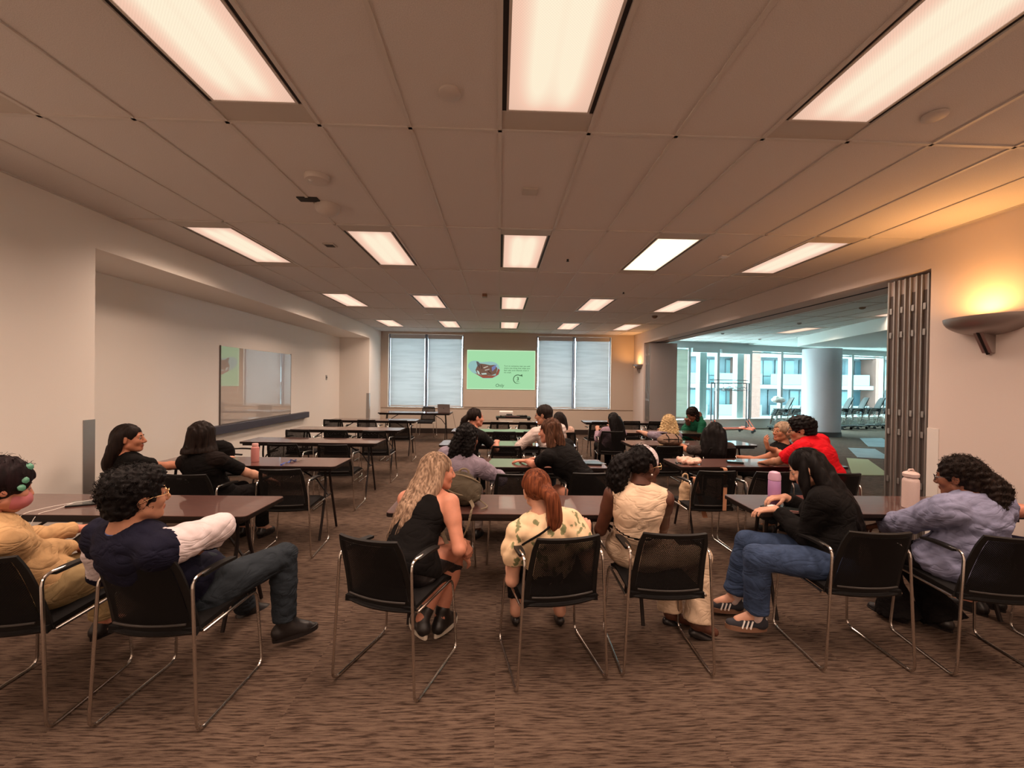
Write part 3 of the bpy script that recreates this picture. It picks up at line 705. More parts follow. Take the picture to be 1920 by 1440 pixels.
for i, x in enumerate(SX):
    y = wy(x)-.75
    d = empty('chair_dolly', (x, y, 0), A, 'low wheeled dolly under chairs, '+stn[i], 'dolly', 'dollies under the stacked chairs')
    MB().box(-.28, .28, -.28, .30, .10, .13, .01).build('deck', M_BLACK, d)
    for sx in (-1, 1):
        for sy in (-1, 1): MB().lathe([(.02, -.015), (.045, -.012), (.045, .012), (.02, .015)], 12, (sx*.22, sy*.23, .045), Matrix.Rotation(PI/2, 3, 'Y')).build('caster', M_BLACK, d, True)
    for k in range(5):
        loc = Vector((x, y, .13+.048*k)) + Vector((.03*k-.05, .01*k, 0)); lb = 'black stacking chair, %s of the stack %s' % (lv[k], stn[i])
        if sc0 is None: sc0 = make_stack_chair(); sc0.location = loc; sc0.rotation_euler = (0, 0, A+1.0); tag(sc0, lb, 'chair', 'stacked chairs by the glazed wall')
        else: dup(sc0, loc, A+1.0, lb, 'stacked chairs by the glazed wall')
# white bag lying on the stack left of the column
# coat racks with hangers
def coat_rack(x, y, rz, label, n):
    e = empty('coat_rack', (x, y, 0), rz, label, 'coat rack', 'rolling coat racks')
    m_ = mat('rack_steel', (.05, .04, .045), .5); red = mat('rack_red_base', (.75, .12, .05), .5)
    for s in (-1, 1):
        MB().tube([(s*.72, 0, .16), (s*.72, 0, 1.62)], .019, 8).build('upright', m_, e)
        MB().box(s*.72-.03, s*.72+.03, -.28, .28, .10, .15, .01).build('foot', red, e)
        MB().tube([(s*.72, -.22, .15), (s*.72, 0, .42)], .012, 6).build('foot_brace', red, e)
        for q in (-.25, .25): MB().lathe([(.02, -.012), (.045, -.01), (.045, .01), (.02, .012)], 12, (s*.72, q, .047), Matrix.Rotation(PI/2, 3, 'Y')).build('caster', M_BLACK, e, True)
    MB().tube([(-.74, 0, 1.62), (.74, 0, 1.62)], .014, 8).build('hanging_rail', m_, e); MB().tube([(-.74, .05, 1.72), (.74, .05, 1.72)], .010, 8).build('hat_rail', m_, e)
    MB().tube([(-.72, 0, .14), (.72, 0, .14)], .018, 8).build('base_bar', red, e)
    return e
rk = coat_rack(7.45, 13.25, .28, 'rolling coat rack with red base standing before the next-room windows', 6)
rk2 = coat_rack(7.75, 13.62, .28, 'second rolling coat rack directly behind the front one, red base', 6)
def hanger():
    e = empty('coat_hanger'); m_ = mat('hanger_plastic', (.10, .09, .09), .4)
    MB().tube(fillet([(0, 0, -.20), (-.21, 0, -.20-.05), (-.22, 0, -.235), (0, 0, -.10), (.22, 0, -.235), (.21, 0, -.25), (0, 0, -.20)], .02, 2), .008, 6).build('shoulder_bar', m_, e, True)
    MB().tube([(0, 0, -.10), (0, 0, -.03), (.018, 0, -.012), (.02, 0, .012), (0, 0, .024), (-.016, 0, .012)], .004, 6).build('hook', M_CHROME, e, True)
    return e
hg = None
for k in range(9):
    t = -.55+.135*k+(.05 if k % 3 else 0); src = (7.45, 13.25) if k % 2 == 0 else (7.75, 13.62)
    loc = (src[0]+t*math.cos(.28), src[1]+t*math.sin(.28), 1.612); lb = ['first', 'second', 'third', 'fourth', 'fifth', 'sixth', 'seventh', 'eighth', 'ninth'][k]+' black coat hanger from the left on the coat racks'
    rz = .28+PI/2+rnd.uniform(-.9, .9)
    if hg is None: hg = hanger(); hg.location = loc; hg.rotation_euler = (0, 0, rz); tag(hg, lb, 'hanger', 'hangers on the coat racks')
    else: dup(hg, loc, rz, lb, 'hangers on the coat racks')
# thin coloured patches laid on the next-room carpet
for pts, m_, lb, nm in (
  ([(10.95, 12.27), (11.7, 12.33), (10.35, 10.42), (9.7, 10.6)], mat('floor_blue_grey', (.19, .24, .265), .5, noise=.15, nscale=3), 'thin blue-grey floor patch nearest the round column', 'floor_patch'),
  ([(8.94, 10.36), (9.52, 10.22), (8.58, 8.77), (7.98, 8.99)], mat('floor_blue_grey', (.33, .40, .44), .35), 'thin blue-grey floor patch in the middle of the next room', 'floor_patch'),
  ([(7.65, 8.9), (8.0, 8.75), (7.0, 7.2), (6.3, 7.2)], mat('floor_yellow_green', (.30, .33, .18), .7), 'thin pale yellow-green floor patch nearest the red-shirted man', 'floor_patch'),
  ([(5.0, 5.6), (5.7, 5.5), (5.15, 4.5), (4.75, 4.5)], mat('floor_yellow_green', (.30, .33, .18), .7), 'thin pale yellow-green floor patch beyond the second-row right table', 'floor_patch')):
    tag(MB().prism(pts[::-1] if 0 else pts, .001, .008).build(nm, m_), lb, 'mat')

# ---------------------------------------------------------------- projected slide
sl = empty('projected_slide', (.05, YF-.03, 1.922), 0, 'green projected slide with sleeping kitten picture and text', 'screen')
SLW, SLH = 1.02, .585
def flat(name, poly, col, d, parent, st_=.62):
    mb = MB(); mb.add([(x, -d, z) for x, z in poly] + [(x, -d+.0006, z) for x, z in poly], [tuple(range(len(poly)))] + [tuple(range(2*len(poly)-1, len(poly)-1, -1))]); return mb.build(name, emis('slide_'+name+'_%d_%d_%d' % col, lin(*col), st_ if st_ != .62 else 1.0), parent)
MB().box(-SLW, SLW, -.004, .0, -SLH, SLH).build('slide_surface', emis('slide_green', lin(164, 220, 168), 1.0), sl)
f = MB(); f.box(-SLW, SLW, -.006, -.001, SLH-.02, SLH); f.box(-SLW, SLW, -.006, -.001, -SLH, -SLH+.02); f.box(-SLW, -SLW+.018, -.006, -.001, -SLH, SLH); f.box(SLW-.018, SLW, -.006, -.001, -SLH, SLH)
f.build('slide_border', emis('slide_border', lin(200, 238, 194), 1.05), sl)
def sp(x, y): return ((x-945)/1760*2*SLW, -(y-597)/1000*2*SLH)     # pixels of a close-up of the slide to metres
def smoothp(P, n=5):
    out = []; N = len(P)
    for i in range(N):
        p0, p1, p2, p3 = [Vector((*P[(i+k-1) % N], 0)) for k in range(4)]
        for k in range(n):
            t = k/n; out.append((.5*((2*p1)+(p2-p0)*t+(2*p0-5*p1+4*p2-p3)*t*t+(3*p1-p0-3*p2+p3)*t**3)).xy[:])
    return out
blob = smoothp([sp(*p) for p in ((95, 520), (150, 400), (290, 370), (420, 405), (560, 395), (730, 395), (860, 460), (915, 590), (880, 720), (720, 810), (480, 815), (330, 730), (190, 660))])
flat('picture', blob, (150, 190, 186), .008, sl)
pic = []
for nm, P, c in (('blanket', ((260, 680), (420, 735), (620, 745), (800, 740), (870, 560), (912, 600), (880, 715), (720, 806), (480, 811), (330, 728)), (150, 84, 66)),
                 ('fur', ((330, 500), (400, 440), (540, 455), (660, 480), (780, 470), (850, 560), (820, 690), (700, 740), (480, 745), (330, 700), (285, 610)), (118, 88, 74)),
                 ('ear', ((300, 385), (350, 395), (420, 470), (340, 530)), (96, 92, 90)), ('ear', ((700, 530), (825, 455), (800, 560), (715, 640)), (120, 126, 170)),
                 ('muzzle', ((320, 610), (370, 640), (400, 700), (370, 720), (335, 670)), (190, 205, 195)), ('muzzle', ((430, 690), (560, 680), (580, 715), (460, 725)), (185, 205, 195)),
                 ('stripe', ((480, 540), (600, 500), (610, 520), (500, 565)), (190, 176, 160)), ('stripe', ((520, 600), (640, 570), (650, 590), (540, 625)), (176, 168, 158)),
                 ('nose', ((385, 680), (415, 680), (400, 705)), (60, 45, 45)), ('stripe', ((360, 480), (380, 560), (395, 560), (380, 480)), (70, 52, 46)), ('stripe', ((610, 620), (700, 690), (690, 700), (600, 640)), (72, 54, 48)), ('stripe', ((420, 480), (440, 580), (455, 578), (440, 478)), (70, 52, 46))):
    flat(nm, [sp(*p) for p in P], c, .010 if nm in ('blanket',) else .012 if nm == 'fur' else .014 if nm == 'ear' else .016, sl)
M_TXT = emis('slide_text', lin(62, 92, 62), 1.0)
def text(s_, x, z, size, parent, name, y=-.009, m=None, align='LEFT', shear=0., rx=PI/2, rz=0., ext=.0008, off=0.):
    c = bpy.data.curves.new('t', 'FONT'); c.body = s_; c.size = size; c.align_x = align; c.shear = shear; c.extrude = ext; c.offset = off
    o = bpy.data.objects.new('t', c); COL.objects.link(o); dg = bpy.context.evaluated_depsgraph_get(); me = bpy.data.meshes.new_from_object(o.evaluated_get(dg)); bpy.data.objects.remove(o)
    me.materials.clear(); me.materials.append(m or M_TXT)
    r = bpy.data.objects.new(name, me); COL.objects.link(r); r.parent = parent; r.location = (x, y, z); r.rotation_euler = (rx, 0, rz); return r
for k, s_ in enumerate(('Turn to someone near you and', 'share one thing that helps you', 'feel calm and relaxed, even if', "it's small.")):
    x, z = sp(1020, 510+55*k); o = text(s_, x, z, .055, sl, 'text_line', off=.0004)
    w_ = max(v.co.x for v in o.data.vertices); tw = (.777 if k < 2 else .74 if k == 2 else .22); o.scale = (tw/w_, 1, 1)
arc = []
cx, cz = sp(1380, 830); R1 = .130
mb = MB(); mb.tube([(cx+R1*math.cos(a), -.010, cz+R1*math.sin(a)) for a in [math.radians(50+255*k/30) for k in range(31)]], [.011]*22+[.009, .008, .007, .006, .005, .004, .003, .002, .002], 6)
mb.add([(cx+.07, -.012, cz+.125), (cx+.135, -.012, cz+.15), (cx+.135, -.012, cz+.07)], [(0, 1, 2), (2, 1, 0)]); mb.build('timer_arrow', M_TXT, sl)
text('3', cx-.035, cz-.03, .14, sl, 'timer_digit', off=.003); text('min', cx-.05, cz-.085, .06, sl, 'timer_unit')
x, z = sp(800, 1030); text('Only', x, z, .13, sl, 'logo_lettering', shear=.15)

# ---------------------------------------------------------------- things on the tables
TT = .7425
def at(side, k, dx, dy, z=0.): o = TC[side, k]; return (o.location.x+dx, o.location.y+dy, TT+z)
def bottle(name, loc, prof, lid, m, ml, label, extra=None):
    e = empty(name, loc, 0, label, 'bottle'); MB().lathe(prof, 24).build('body', m, e, True); MB().lathe(lid, 24).build('lid', ml, e, True)
    if extra: extra(e)
    return e
pk = mat('pink_bottle', (.62, .26, .24), .45); pkl = mat('pink_lid', (.66, .34, .31), .5)
bottle('water_bottle', (-2.47, 4.30, TT), [(.034, 0), (.037, .005), (.037, .13), (.036, .145), (.026, .155)], [(.027, .150), (.029, .155), (.029, .182), (.026, .186)], pk, pkl, 'pink water bottle on the second-row left table')
li = mat('lilac_bottle', (.42, .22, .44), .4); lil = mat('lilac_lid', (.56, .34, .48), .4)
def handle(e): MB().tube([(.0, -.0, .245), (.03, 0, .262), (.045, 0, .24)], .006, 8).build('carry_loop', lil, e, True)
bottle('water_bottle', (1.99, 2.93, TT), [(.036, 0), (.039, .005), (.041, .10), (.040, .165), (.036, .172)], [(.037, .168), (.041, .172), (.041, .20), (.034, .225), (.018, .232)], li, lil, 'lilac drink bottle in front of the woman in the black sweater', lambda e: None)
wh = mat('cream_bottle', (.60, .46, .42), .5, noise=.05, nscale=300)
def loop(e): MB().tube([(-.02, 0, .262), (-.012, 0, .272), (.012, 0, .272), (.02, 0, .262)], .006, 8).build('carry_loop', wh, e, True)
bottle('water_bottle', (2.91, 2.84, TT), [(.044, 0), (.0475, .004), (.0475, .185), (.045, .202), (.036, .213), (.034, .222)], [(.035, .219), (.045, .222), (.047, .242), (.041, .250), (.024, .258)], wh, wh, 'pale cream bottle at the right end of the nearest right table', loop)
def phone(name, loc, rz, label, m=M_BLACK, w=.036, l=.075, h=.009, cat='phone', par=None):
    e = empty(name, loc, rz, label, cat); MB().box(-w, w, -l, l, 0, h, .004).build('body', m, e); MB().box(-w+.004, w-.004, -l+.004, l-.004, h, h+.0006).build('screen_glass', mat('dark_screen', (.05, .06, .06), .08, coat=.6), e); return e
phone('phone', (1.90, 2.80, TT), .5, 'phone lying near the left corner of the nearest right table', M_BLACK)
phone('notebook', (2.04, 2.80, TT), 1.3, 'small open pinkish booklet under the hands of the black-sweatered woman', mat('booklet_pink', (.50, .22, .20), .6), .07, .10, .006, 'notebook')
phone('phone', (2.56, 4.42, TT), 1.2, 'phone and wallet on the second-row right table', M_BLACK, .045, .08, .022)
phone('phone', (.98, 4.28, TT), 1.4, 'stack of phone and booklet at right end of second-row middle table', M_BLACK, .05, .09, .018)
phone('paper_pad', (1.02, 4.38, TT), .4, 'grey paper pad beside the black-shirted woman, middle table', mat('paper_grey', (.5, .5, .5), .7), .08, .1, .004, 'paper')
phone('paper_sheet', (1.93, 7.14, TT), .3, 'white paper at left end of the fourth-row right table', mat('paper_white', (.75, .76, .76), .7), .07, .10, .003, 'paper')
phone('paper_sheet', (2.62, 5.86, TT), 1.2, 'pink-edged papers on the third-row right table beside the backpack', mat('paper_pinkish', (.62, .48, .46), .7), .06, .09, .006, 'paper')
# tablet and charging cable on the near left table
e = phone('tablet', (-2.70, 2.87, TT), -1.15, 'dark slim tablet with white cable on the nearest left table', M_BLACK, .06, .13, .010, 'tablet')
cb = MB().tube(fillet([(-2.48, 3.05, TT+.002), (-2.58, 2.99, TT+.03), (-2.70, 2.93, TT+.015), (-2.80, 2.83, TT+.012), (-2.86, 2.74, TT+.012), (-2.90, 2.63, TT+.006), (-2.93, 2.607, TT-.04), (-2.94, 2.60, TT-.10)], .05, 3), .0022, 6)
tag(cb.build('charging_cable', M_WHITE, None, True), 'thin white charging cable trailing over the nearest left table', 'cable')
cb = MB().tube(fillet([(-2.80, 2.83, TT+.012), (-2.79, 2.72, TT+.006), (-2.82, 2.63, TT+.004), (-2.83, 2.605, TT-.05), (-2.84, 2.60, TT-.12)], .03, 3), .0022, 6)
tag(cb.build('charging_cable', M_WHITE, None, True), 'short white cable hanging off the front edge of the near left table', 'cable')
# keys and blue lanyard on second-row left table
e = empty('key_bunch', (-2.10, 4.32, TT), 0, 'bunch of keys with blue lanyard on second-row left table', 'keys')
MB().tube([(.03*math.cos(a), .02*math.sin(a), .012+.008*math.sin(3*a)) for a in [2*PI*k/16 for k in range(16)]], .006, 6, True).build('key_ring', mat('navy_strap', (.03, .035, .10), .6), e, True)
for k in range(3): MB().box(.03+.016*k, .075+.016*k, -.01+.008*k, .004+.008*k, .002+.005*k, .005+.005*k).build('key', M_CHROME, e)
MB().grid(3, 12, lambda u, v: (-.02+.018*(u-.5)+.01*math.sin(v*7), -.01-.20*v, .010*math.sin(v*9)**2+.002-(.06 if v > .95 else 0)), .002).build('lanyard', mat('blue_strap', (.035, .07, .30), .6), e, True)
# laptop on presenter table
e = empty('laptop', (-1.42, 11.0, TT), PI*.97, 'grey laptop seen from behind on the end-wall table', 'laptop'); mg = mat('laptop_grey', (.30, .27, .26), .4, metal=.3)
MB().box(-.16, .16, -.11, .11, 0, .014, .004).build('base', mg, e); MB().grid(2, 2, lambda u, v: (-.16+.32*u, .11+.05*v, .012+.215*v), .007).build('display_lid', mg, e)
MB().lathe([(.012, 0), (.012, .001)], 12, (0, .157, .12), Matrix.Rotation(-PI/2+.2, 3, 'X')).build('lid_emblem', M_DARK, e)
tag(MB().tube([(-1.26, 10.95, TT+.006), (-1.20, 10.9, TT-.02), (-1.14, 10.95, .4), (-1.05, 11.3, .02), (-.6, 11.6, .012), (-.2, 11.3, .012)], .004, 6).build('power_cable', M_BLACK, None, True), 'black cable running from the laptop table to the floor', 'cable')
# projector and its low stand
e = empty('projector_cart', (.35, 10.1, 0), 0, 'low black projector stand in front of the slide', 'stand')
MB().box(-.42, .42, -.2, .2, .70, .73, .005).build('top_shelf', M_BLACK, e); MB().box(-.40, .40, -.19, .19, .22, .245, .005).build('lower_shelf', M_BLACK, e)
for sx in (-1, 1):
    for sy in (-1, 1): MB().box(sx*.38-.025, sx*.38+.025, sy*.17-.02, sy*.17+.02, .05, .70).build('post', M_BLACK, e); MB().lathe([(.02, -.012), (.03, -.01), (.03, .01), (.02, .012)], 10, (sx*.38, sy*.17, .03), Matrix.Rotation(PI/2, 3, 'Y')).build('caster', M_BLACK, e, True)
e = empty('projector', (.18, 10.08, .7305), 0, 'white projector standing on the low black stand', 'projector')
MB().box(-.165, .165, -.13, .13, .035, .13, .015).build('case', M_WHITE, e); MB().lathe([(.03, 0), (.03, .03), (.02, .035)], 16, (.09, .13, .08), Matrix.Rotation(-PI/2, 3, 'X')).build('lens', M_DARK, e, True)
MB().box(0, .14, -.133, -.128, .05, .075).build('port_panel', M_DARK, e)
for sx in (-1, 1):
    for sy in (-1, 1): MB().lathe([(.015, 0), (.015, .04)], 8, (sx*.13, sy*.10, 0)).build('foot', M_DARK, e)
e = empty('document_tray', (.33, 9.96, .7305), .1, 'dark maroon box in front of the projector on the stand', 'box'); MB().box(-.17, .17, -.06, .06, 0, .03, .006).build('tray', mat('maroon_box', (.07, .03, .03), .5), e)
MB().box(-.15, .15, -.04, .04, .03, .034).build('lid', M_BLACK, e)
e = empty('remote_case', (.56, 10.05, .7305), .2, 'flat black device at right end of the projector stand', 'device'); MB().box(-.12, .12, -.06, .06, 0, .04, .008).build('case', M_BLACK, e); MB().lathe([(.02, .04), (.02, .045)], 12, (.05, 0, 0)).build('dial', M_ALU, e)

# ---------------------------------------------------------------- smooth bodies: distance fields meshed with surface nets
V3 = lambda *a: np.array(a, float)
def unit(v): v = np.asarray(v, float); n = np.linalg.norm(v); return v/n if n > 1e-9 else v
def cone(a, b, ra, rb=None, k=.02, clip=None): return ('c', np.asarray(a, float), np.asarray(b, float), ra, ra if rb is None else rb, k, clip or [])
def ell(c, rad, axes=None, k=.02, clip=None): return ('e', np.asarray(c, float), np.asarray(rad, float), np.eye(3) if axes is None else np.asarray(axes, float), None, k, clip or [])
def pbb(p):
    if p[0] == 'c': lo = np.minimum(p[1]-p[3], p[2]-p[4]); hi = np.maximum(p[1]+p[3], p[2]+p[4])
    else:
        e = np.sqrt(((p[3]*p[2][:, None])**2).sum(0)); lo, hi = p[1]-e, p[1]+e
    return lo, hi
def pdist(p, X, Y, Z):
    if p[0] == 'c':
        a, b = p[1], p[2]; ab = b-a; L = float(ab @ ab)+1e-12
        dx, dy, dz = X-a[0], Y-a[1], Z-a[2]
        t = np.clip((dx*ab[0]+dy*ab[1]+dz*ab[2])/L, 0, 1)
        d = np.sqrt((dx-t*ab[0])**2+(dy-t*ab[1])**2+(dz-t*ab[2])**2)-(p[3]+(p[4]-p[3])*t)
    else:
        c, R, A = p[1], p[2], p[3]; dx, dy, dz = X-c[0], Y-c[1], Z-c[2]; k0 = 0; k1 = 0
        for i in range(3):
            q = (dx*A[i][0]+dy*A[i][1]+dz*A[i][2])/R[i]; k0 = k0+q*q; k1 = k1+(q/R[i])**2
        k0 = np.sqrt(k0); k1 = np.sqrt(k1)+1e-9; d = k0*(k0-1)/k1
    for pt, n in p[6]: d = np.maximum(d, (X-pt[0])*n[0]+(Y-pt[1])*n[1]+(Z-pt[2])*n[2])
    return d
def field(prims, vox, sub=(), disp=None, cuts=()):
    lo = np.min([pbb(p)[0] for p in prims], 0)-.02-vox*2; hi = np.max([pbb(p)[1] for p in prims], 0)+.02+vox*2
    n = np.ceil((hi-lo)/vox).astype(int)+1
    ax = [lo[i]+vox*np.arange(n[i]) for i in range(3)]
    S = np.full(n, .08, np.float32)
    def sl(p, mg):
        a, b = pbb(p); i0 = np.clip(((a-mg-lo)/vox).astype(int), 0, n-1); i1 = np.clip(((b+mg-lo)/vox).astype(int)+2, 1, n)
        return tuple(slice(i0[i], i1[i]) for i in range(3))
    for p in prims:
        k = p[5]; s = sl(p, k+vox*2+.02)
        X, Y, Z = ax[0][s[0]][:, None, None], ax[1][s[1]][None, :, None], ax[2][s[2]][None, None, :]
        d = pdist(p, X, Y, Z); a = S[s]; h = np.maximum(k-np.abs(a-d), 0)/k; S[s] = np.minimum(a, d)-h*h*k*.25
    for p in sub:
        k = p[5]; s = sl(p, k+vox*2)
        X, Y, Z = ax[0][s[0]][:, None, None], ax[1][s[1]][None, :, None], ax[2][s[2]][None, None, :]
        d = -pdist(p, X, Y, Z); a = S[s]; h = np.maximum(k-np.abs(a-d), 0)/k; S[s] = np.maximum(a, d)+h*h*k*.25
    if disp is not None:
        m = np.abs(S) < .03; I = np.nonzero(m); P = np.stack([ax[i][I[i]] for i in range(3)], 1); S[m] += disp(P).astype(np.float32)
    for pt, nn in cuts:
        S = np.maximum(S, ((ax[0]-pt[0])*nn[0])[:, None, None]+((ax[1]-pt[1])*nn[1])[None, :, None]+((ax[2]-pt[2])*nn[2])[None, None, :]).astype(np.float32)
    return surf(S, lo, vox)
def surf(S, lo, vox):
    I = S < 0; n = np.array(S.shape)
    c = np.zeros(tuple(n-1), np.int8)
    for dx in (0, 1):
        for dy in (0, 1):
            for dz in (0, 1): c += I[dx:n[0]-1+dx, dy:n[1]-1+dy, dz:n[2]-1+dz]
    act = (c > 0) & (c < 8); A = np.stack(np.nonzero(act), 1)
    if len(A) == 0: return np.zeros((0, 3)), np.zeros((0, 4), int)
    idx = np.full(act.shape, -1, np.int64); idx[act] = np.arange(len(A))
    cor = [(0, 0, 0), (1, 0, 0), (0, 1, 0), (1, 1, 0), (0, 0, 1), (1, 0, 1), (0, 1, 1), (1, 1, 1)]
    val = [S[A[:, 0]+a, A[:, 1]+b, A[:, 2]+d] for a, b, d in cor]
    acc = np.zeros((len(A), 3)); cnt = np.zeros(len(A))
    for i, j in ((0, 1), (2, 3), (4, 5), (6, 7), (0, 2), (1, 3), (4, 6), (5, 7), (0, 4), (1, 5), (2, 6), (3, 7)):
        vi, vj = val[i], val[j]; m = (vi < 0) != (vj < 0); t = np.where(m, vi/(vi-vj+1e-12), 0)
        ci, cj = np.array(cor[i], float), np.array(cor[j], float)
        acc += (ci[None]+t[:, None]*(cj-ci)[None])*m[:, None]; cnt += m
    V = (A+acc/cnt[:, None])*vox+lo
    Q = []
    for a in range(3):
        b, c_ = (a+1) % 3, (a+2) % 3
        s0 = [slice(None)]*3; s1 = [slice(None)]*3; s0[a] = slice(0, -1); s1[a] = slice(1, None)
        x = I[tuple(s0)] != I[tuple(s1)]; E_ = np.stack(np.nonzero(x), 1)
        ok = (E_[:, b] > 0) & (E_[:, c_] > 0) & (E_[:, b] < n[b]-1) & (E_[:, c_] < n[c_]-1); E_ = E_[ok]
        def g(db, dc): e = E_.copy(); e[:, b] -= db; e[:, c_] -= dc; return idx[e[:, 0], e[:, 1], e[:, 2]]
        q = np.stack([g(1, 1), g(0, 1), g(0, 0), g(1, 0)], 1); fl = ~I[E_[:, 0], E_[:, 1], E_[:, 2]]; q[fl] = q[fl][:, ::-1]
        Q.append(q)
    return V, np.concatenate(Q)
def relax(V, Q, it=1, w=.5):
    for _ in range(it):
        s = np.zeros_like(V); c = np.zeros(len(V))
        for k in range(4):
            a, b = Q[:, k], Q[:, (k+1) % 4]
            for i in range(3): s[:, i] += np.bincount(a, V[b, i], len(V)) + np.bincount(b, V[a, i], len(V))
            c += np.bincount(a, minlength=len(V)) + np.bincount(b, minlength=len(V))
        V = V*(1-w)+w*s/np.maximum(c, 1)[:, None]
    return V
def mesh_np(name, parts, mats, parent, org, mi=None, extra=None):
    """parts: list of (V, Q); joined into ONE mesh object"""
    Vs = []; Qs = []; k = 0
    for V, Q in parts: Vs.append(V-org); Qs.append(Q+k); k += len(V)
    V = np.concatenate(Vs); Q = np.concatenate(Qs)
    me = bpy.data.meshes.new(name); me.vertices.add(len(V)); me.vertices.foreach_set('co', V.astype(np.float32).ravel())
    me.loops.add(len(Q)*4); me.loops.foreach_set('vertex_index', Q.astype(np.int32).ravel()); me.polygons.add(len(Q))
    me.polygons.foreach_set('loop_start', np.arange(0, len(Q)*4, 4, dtype=np.int32)); me.polygons.foreach_set('loop_total', np.full(len(Q), 4, np.int32))
    me.polygons.foreach_set('use_smooth', np.ones(len(Q), bool))
    if mi is not None: me.polygons.foreach_set('material_index', mi.astype(np.int32))
    me.update(calc_edges=True); me.validate()
    for m in (mats if isinstance(mats, (list, tuple)) else [mats]): me.materials.append(m)
    o = bpy.data.objects.new(name, me); COL.objects.link(o); o.parent = parent; return o

def sines(seed, n, kmin, kmax, squash=(1, 1, 1)):
    r = np.random.RandomState(seed); K = r.randn(n, 3); K /= np.linalg.norm(K, axis=1)[:, None]; K *= r.uniform(kmin, kmax, (n, 1)); K *= np.array(squash); ph = r.uniform(0, 6.28, n); return K, ph
def disp_folds(seed, amp):
    K, ph = sines(seed, 4, 26, 62); K2, p2 = sines(seed+9, 3, 10, 22)
    def f(P):
        w = np.sin(P@K2.T+p2).sum(1); s = 0
        for i in range(4): s = s+np.abs(np.sin(P@K[i]+ph[i]+1.3*w))
        return amp*((s/4)**.7-.68)*-2.6
    return f
def disp_hair(seed, amp, curly=False):
    if curly:
        K, ph = sines(seed, 9, 150, 300)
        return lambda P: amp*np.sin(P@K.T+ph).sum(1)/3.2
    K, ph = sines(seed, 8, 110, 240, (1, 1, .10)); return lambda P: amp*np.sin(P@K.T+ph+1.2*np.sin(P[:, 2:3]*16)).sum(1)/3
def ik(a, t, l1, l2, pole):
    a = np.asarray(a, float); t = np.asarray(t, float); d = t-a; D = np.linalg.norm(d); u = d/max(D, 1e-6)
    if D > (l1+l2)*.995: D = (l1+l2)*.995; t = a+u*D
    x = (D*D+l1*l1-l2*l2)/(2*D); h = math.sqrt(max(l1*l1-x*x, 1e-8)); p = np.asarray(pole, float); p = unit(p-u*(p@u)); return a+u*x+p*h, t
def frame(yaw, pitch=0., roll=0.):
    """rows: right, forward, up; yaw degrees left of +Y, pitch up positive, roll toward own right positive"""
    y, p, q = map(math.radians, (yaw, pitch, roll)); f0 = V3(-math.sin(y), math.cos(y), 0); r0 = V3(math.cos(y), math.sin(y), 0); u0 = V3(0, 0, 1)
    f = f0*math.cos(p)+u0*math.sin(p); u = -f0*math.sin(p)+u0*math.cos(p); r = r0*math.cos(q)-u*math.sin(q); u2 = u*math.cos(q)+r0*math.sin(q); return np.array([r, f, u2])

def hand_prims(w, d, n, side, curl=.35, sc=1., spread=.0):
    d = unit(d); n = np.asarray(n, float); n = unit(n-d*(n@d)); s = np.cross(d, n)*(1 if side > 0 else -1); P = []
    off = (.029, .0095, -.0095, -.027); L = (.072, .080, .074, .058); kn = (.088, .092, .087, .079)
    for i in range(4):
        k0 = w+(d*kn[i]+s*off[i])*sc; P.append(cone(w+s*off[i]*.45*sc+d*.004, k0, .0165*sc, .0115*sc, .010))
        a = k0; ang = curl*.55; sp = s*(off[i]*spread)
        for j, fr in enumerate((.45, .31, .24)):
            dd = unit(d*math.cos(ang)+n*math.sin(ang)+sp); b = a+dd*L[i]*fr*sc
            P.append(cone(a, b, (.0095-.0009*j)*sc, (.0088-.0010*j)*sc, .003)); a = b; ang += curl*(1.0 if j == 0 else .8)
    b0 = w+(d*.022+s*.020)*sc; b1 = b0+unit(d*.62+s*.72+n*.25)*.040*sc; b2 = b1+unit(d*.85+s*.30+n*(.25+curl*.5))*.030*sc; b3 = b2+unit(d*.95+s*.02+n*(.3+curl*.6))*.024*sc
    P += [cone(b0, b1, .0150*sc, .0115*sc, .008), cone(b1, b2, .0112*sc, .0098*sc, .003), cone(b2, b3, .0098*sc, .0078*sc, .003)]
    return P
def lockpts(pts, n=8):
    P = [np.asarray(p, float) for p in pts]; out = []
    for i in range(len(P)-1):
        p0 = P[max(i-1, 0)]; p1 = P[i]; p2 = P[i+1]; p3 = P[min(i+2, len(P)-1)]
        for k in range(n): t = k/n; out.append(.5*((2*p1)+(p2-p0)*t+(2*p0-5*p1+4*p2-p3)*t*t+(3*p1-p0-3*p2+p3)*t**3))
    out.append(P[-1]); return out
def strands(paths, r0, seed, n=3):
    """thin hair strands as one quad mesh (three-sided tubes)"""
    Vs = []; Qs = []; k = 0
    for P in paths:
        P = np.array(P); m = len(P); T = np.gradient(P, axis=0); T /= np.linalg.norm(T, axis=1)[:, None]+1e-9
        a = np.cross(T, V3(.3, .2, .93)); a /= np.linalg.norm(a, axis=1)[:, None]+1e-9; b = np.cross(T, a); r = r0*(1-.75*np.linspace(0, 1, m))[:, None]
        ring = [P+(a*math.cos(q)+b*math.sin(q))*r for q in (0, 2.094, 4.189)]; V = np.stack(ring, 1).reshape(-1, 3)
        i = np.arange(m-1)[:, None]*3+np.arange(3)[None]; j = np.arange(m-1)[:, None]*3+(np.arange(3)[None]+1) % 3
        Q = np.stack([i, j, j+3, i+3], -1).reshape(-1, 4); Vs.append(V); Qs.append(Q+k); k += len(V)
    return np.concatenate(Vs), np.concatenate(Qs)

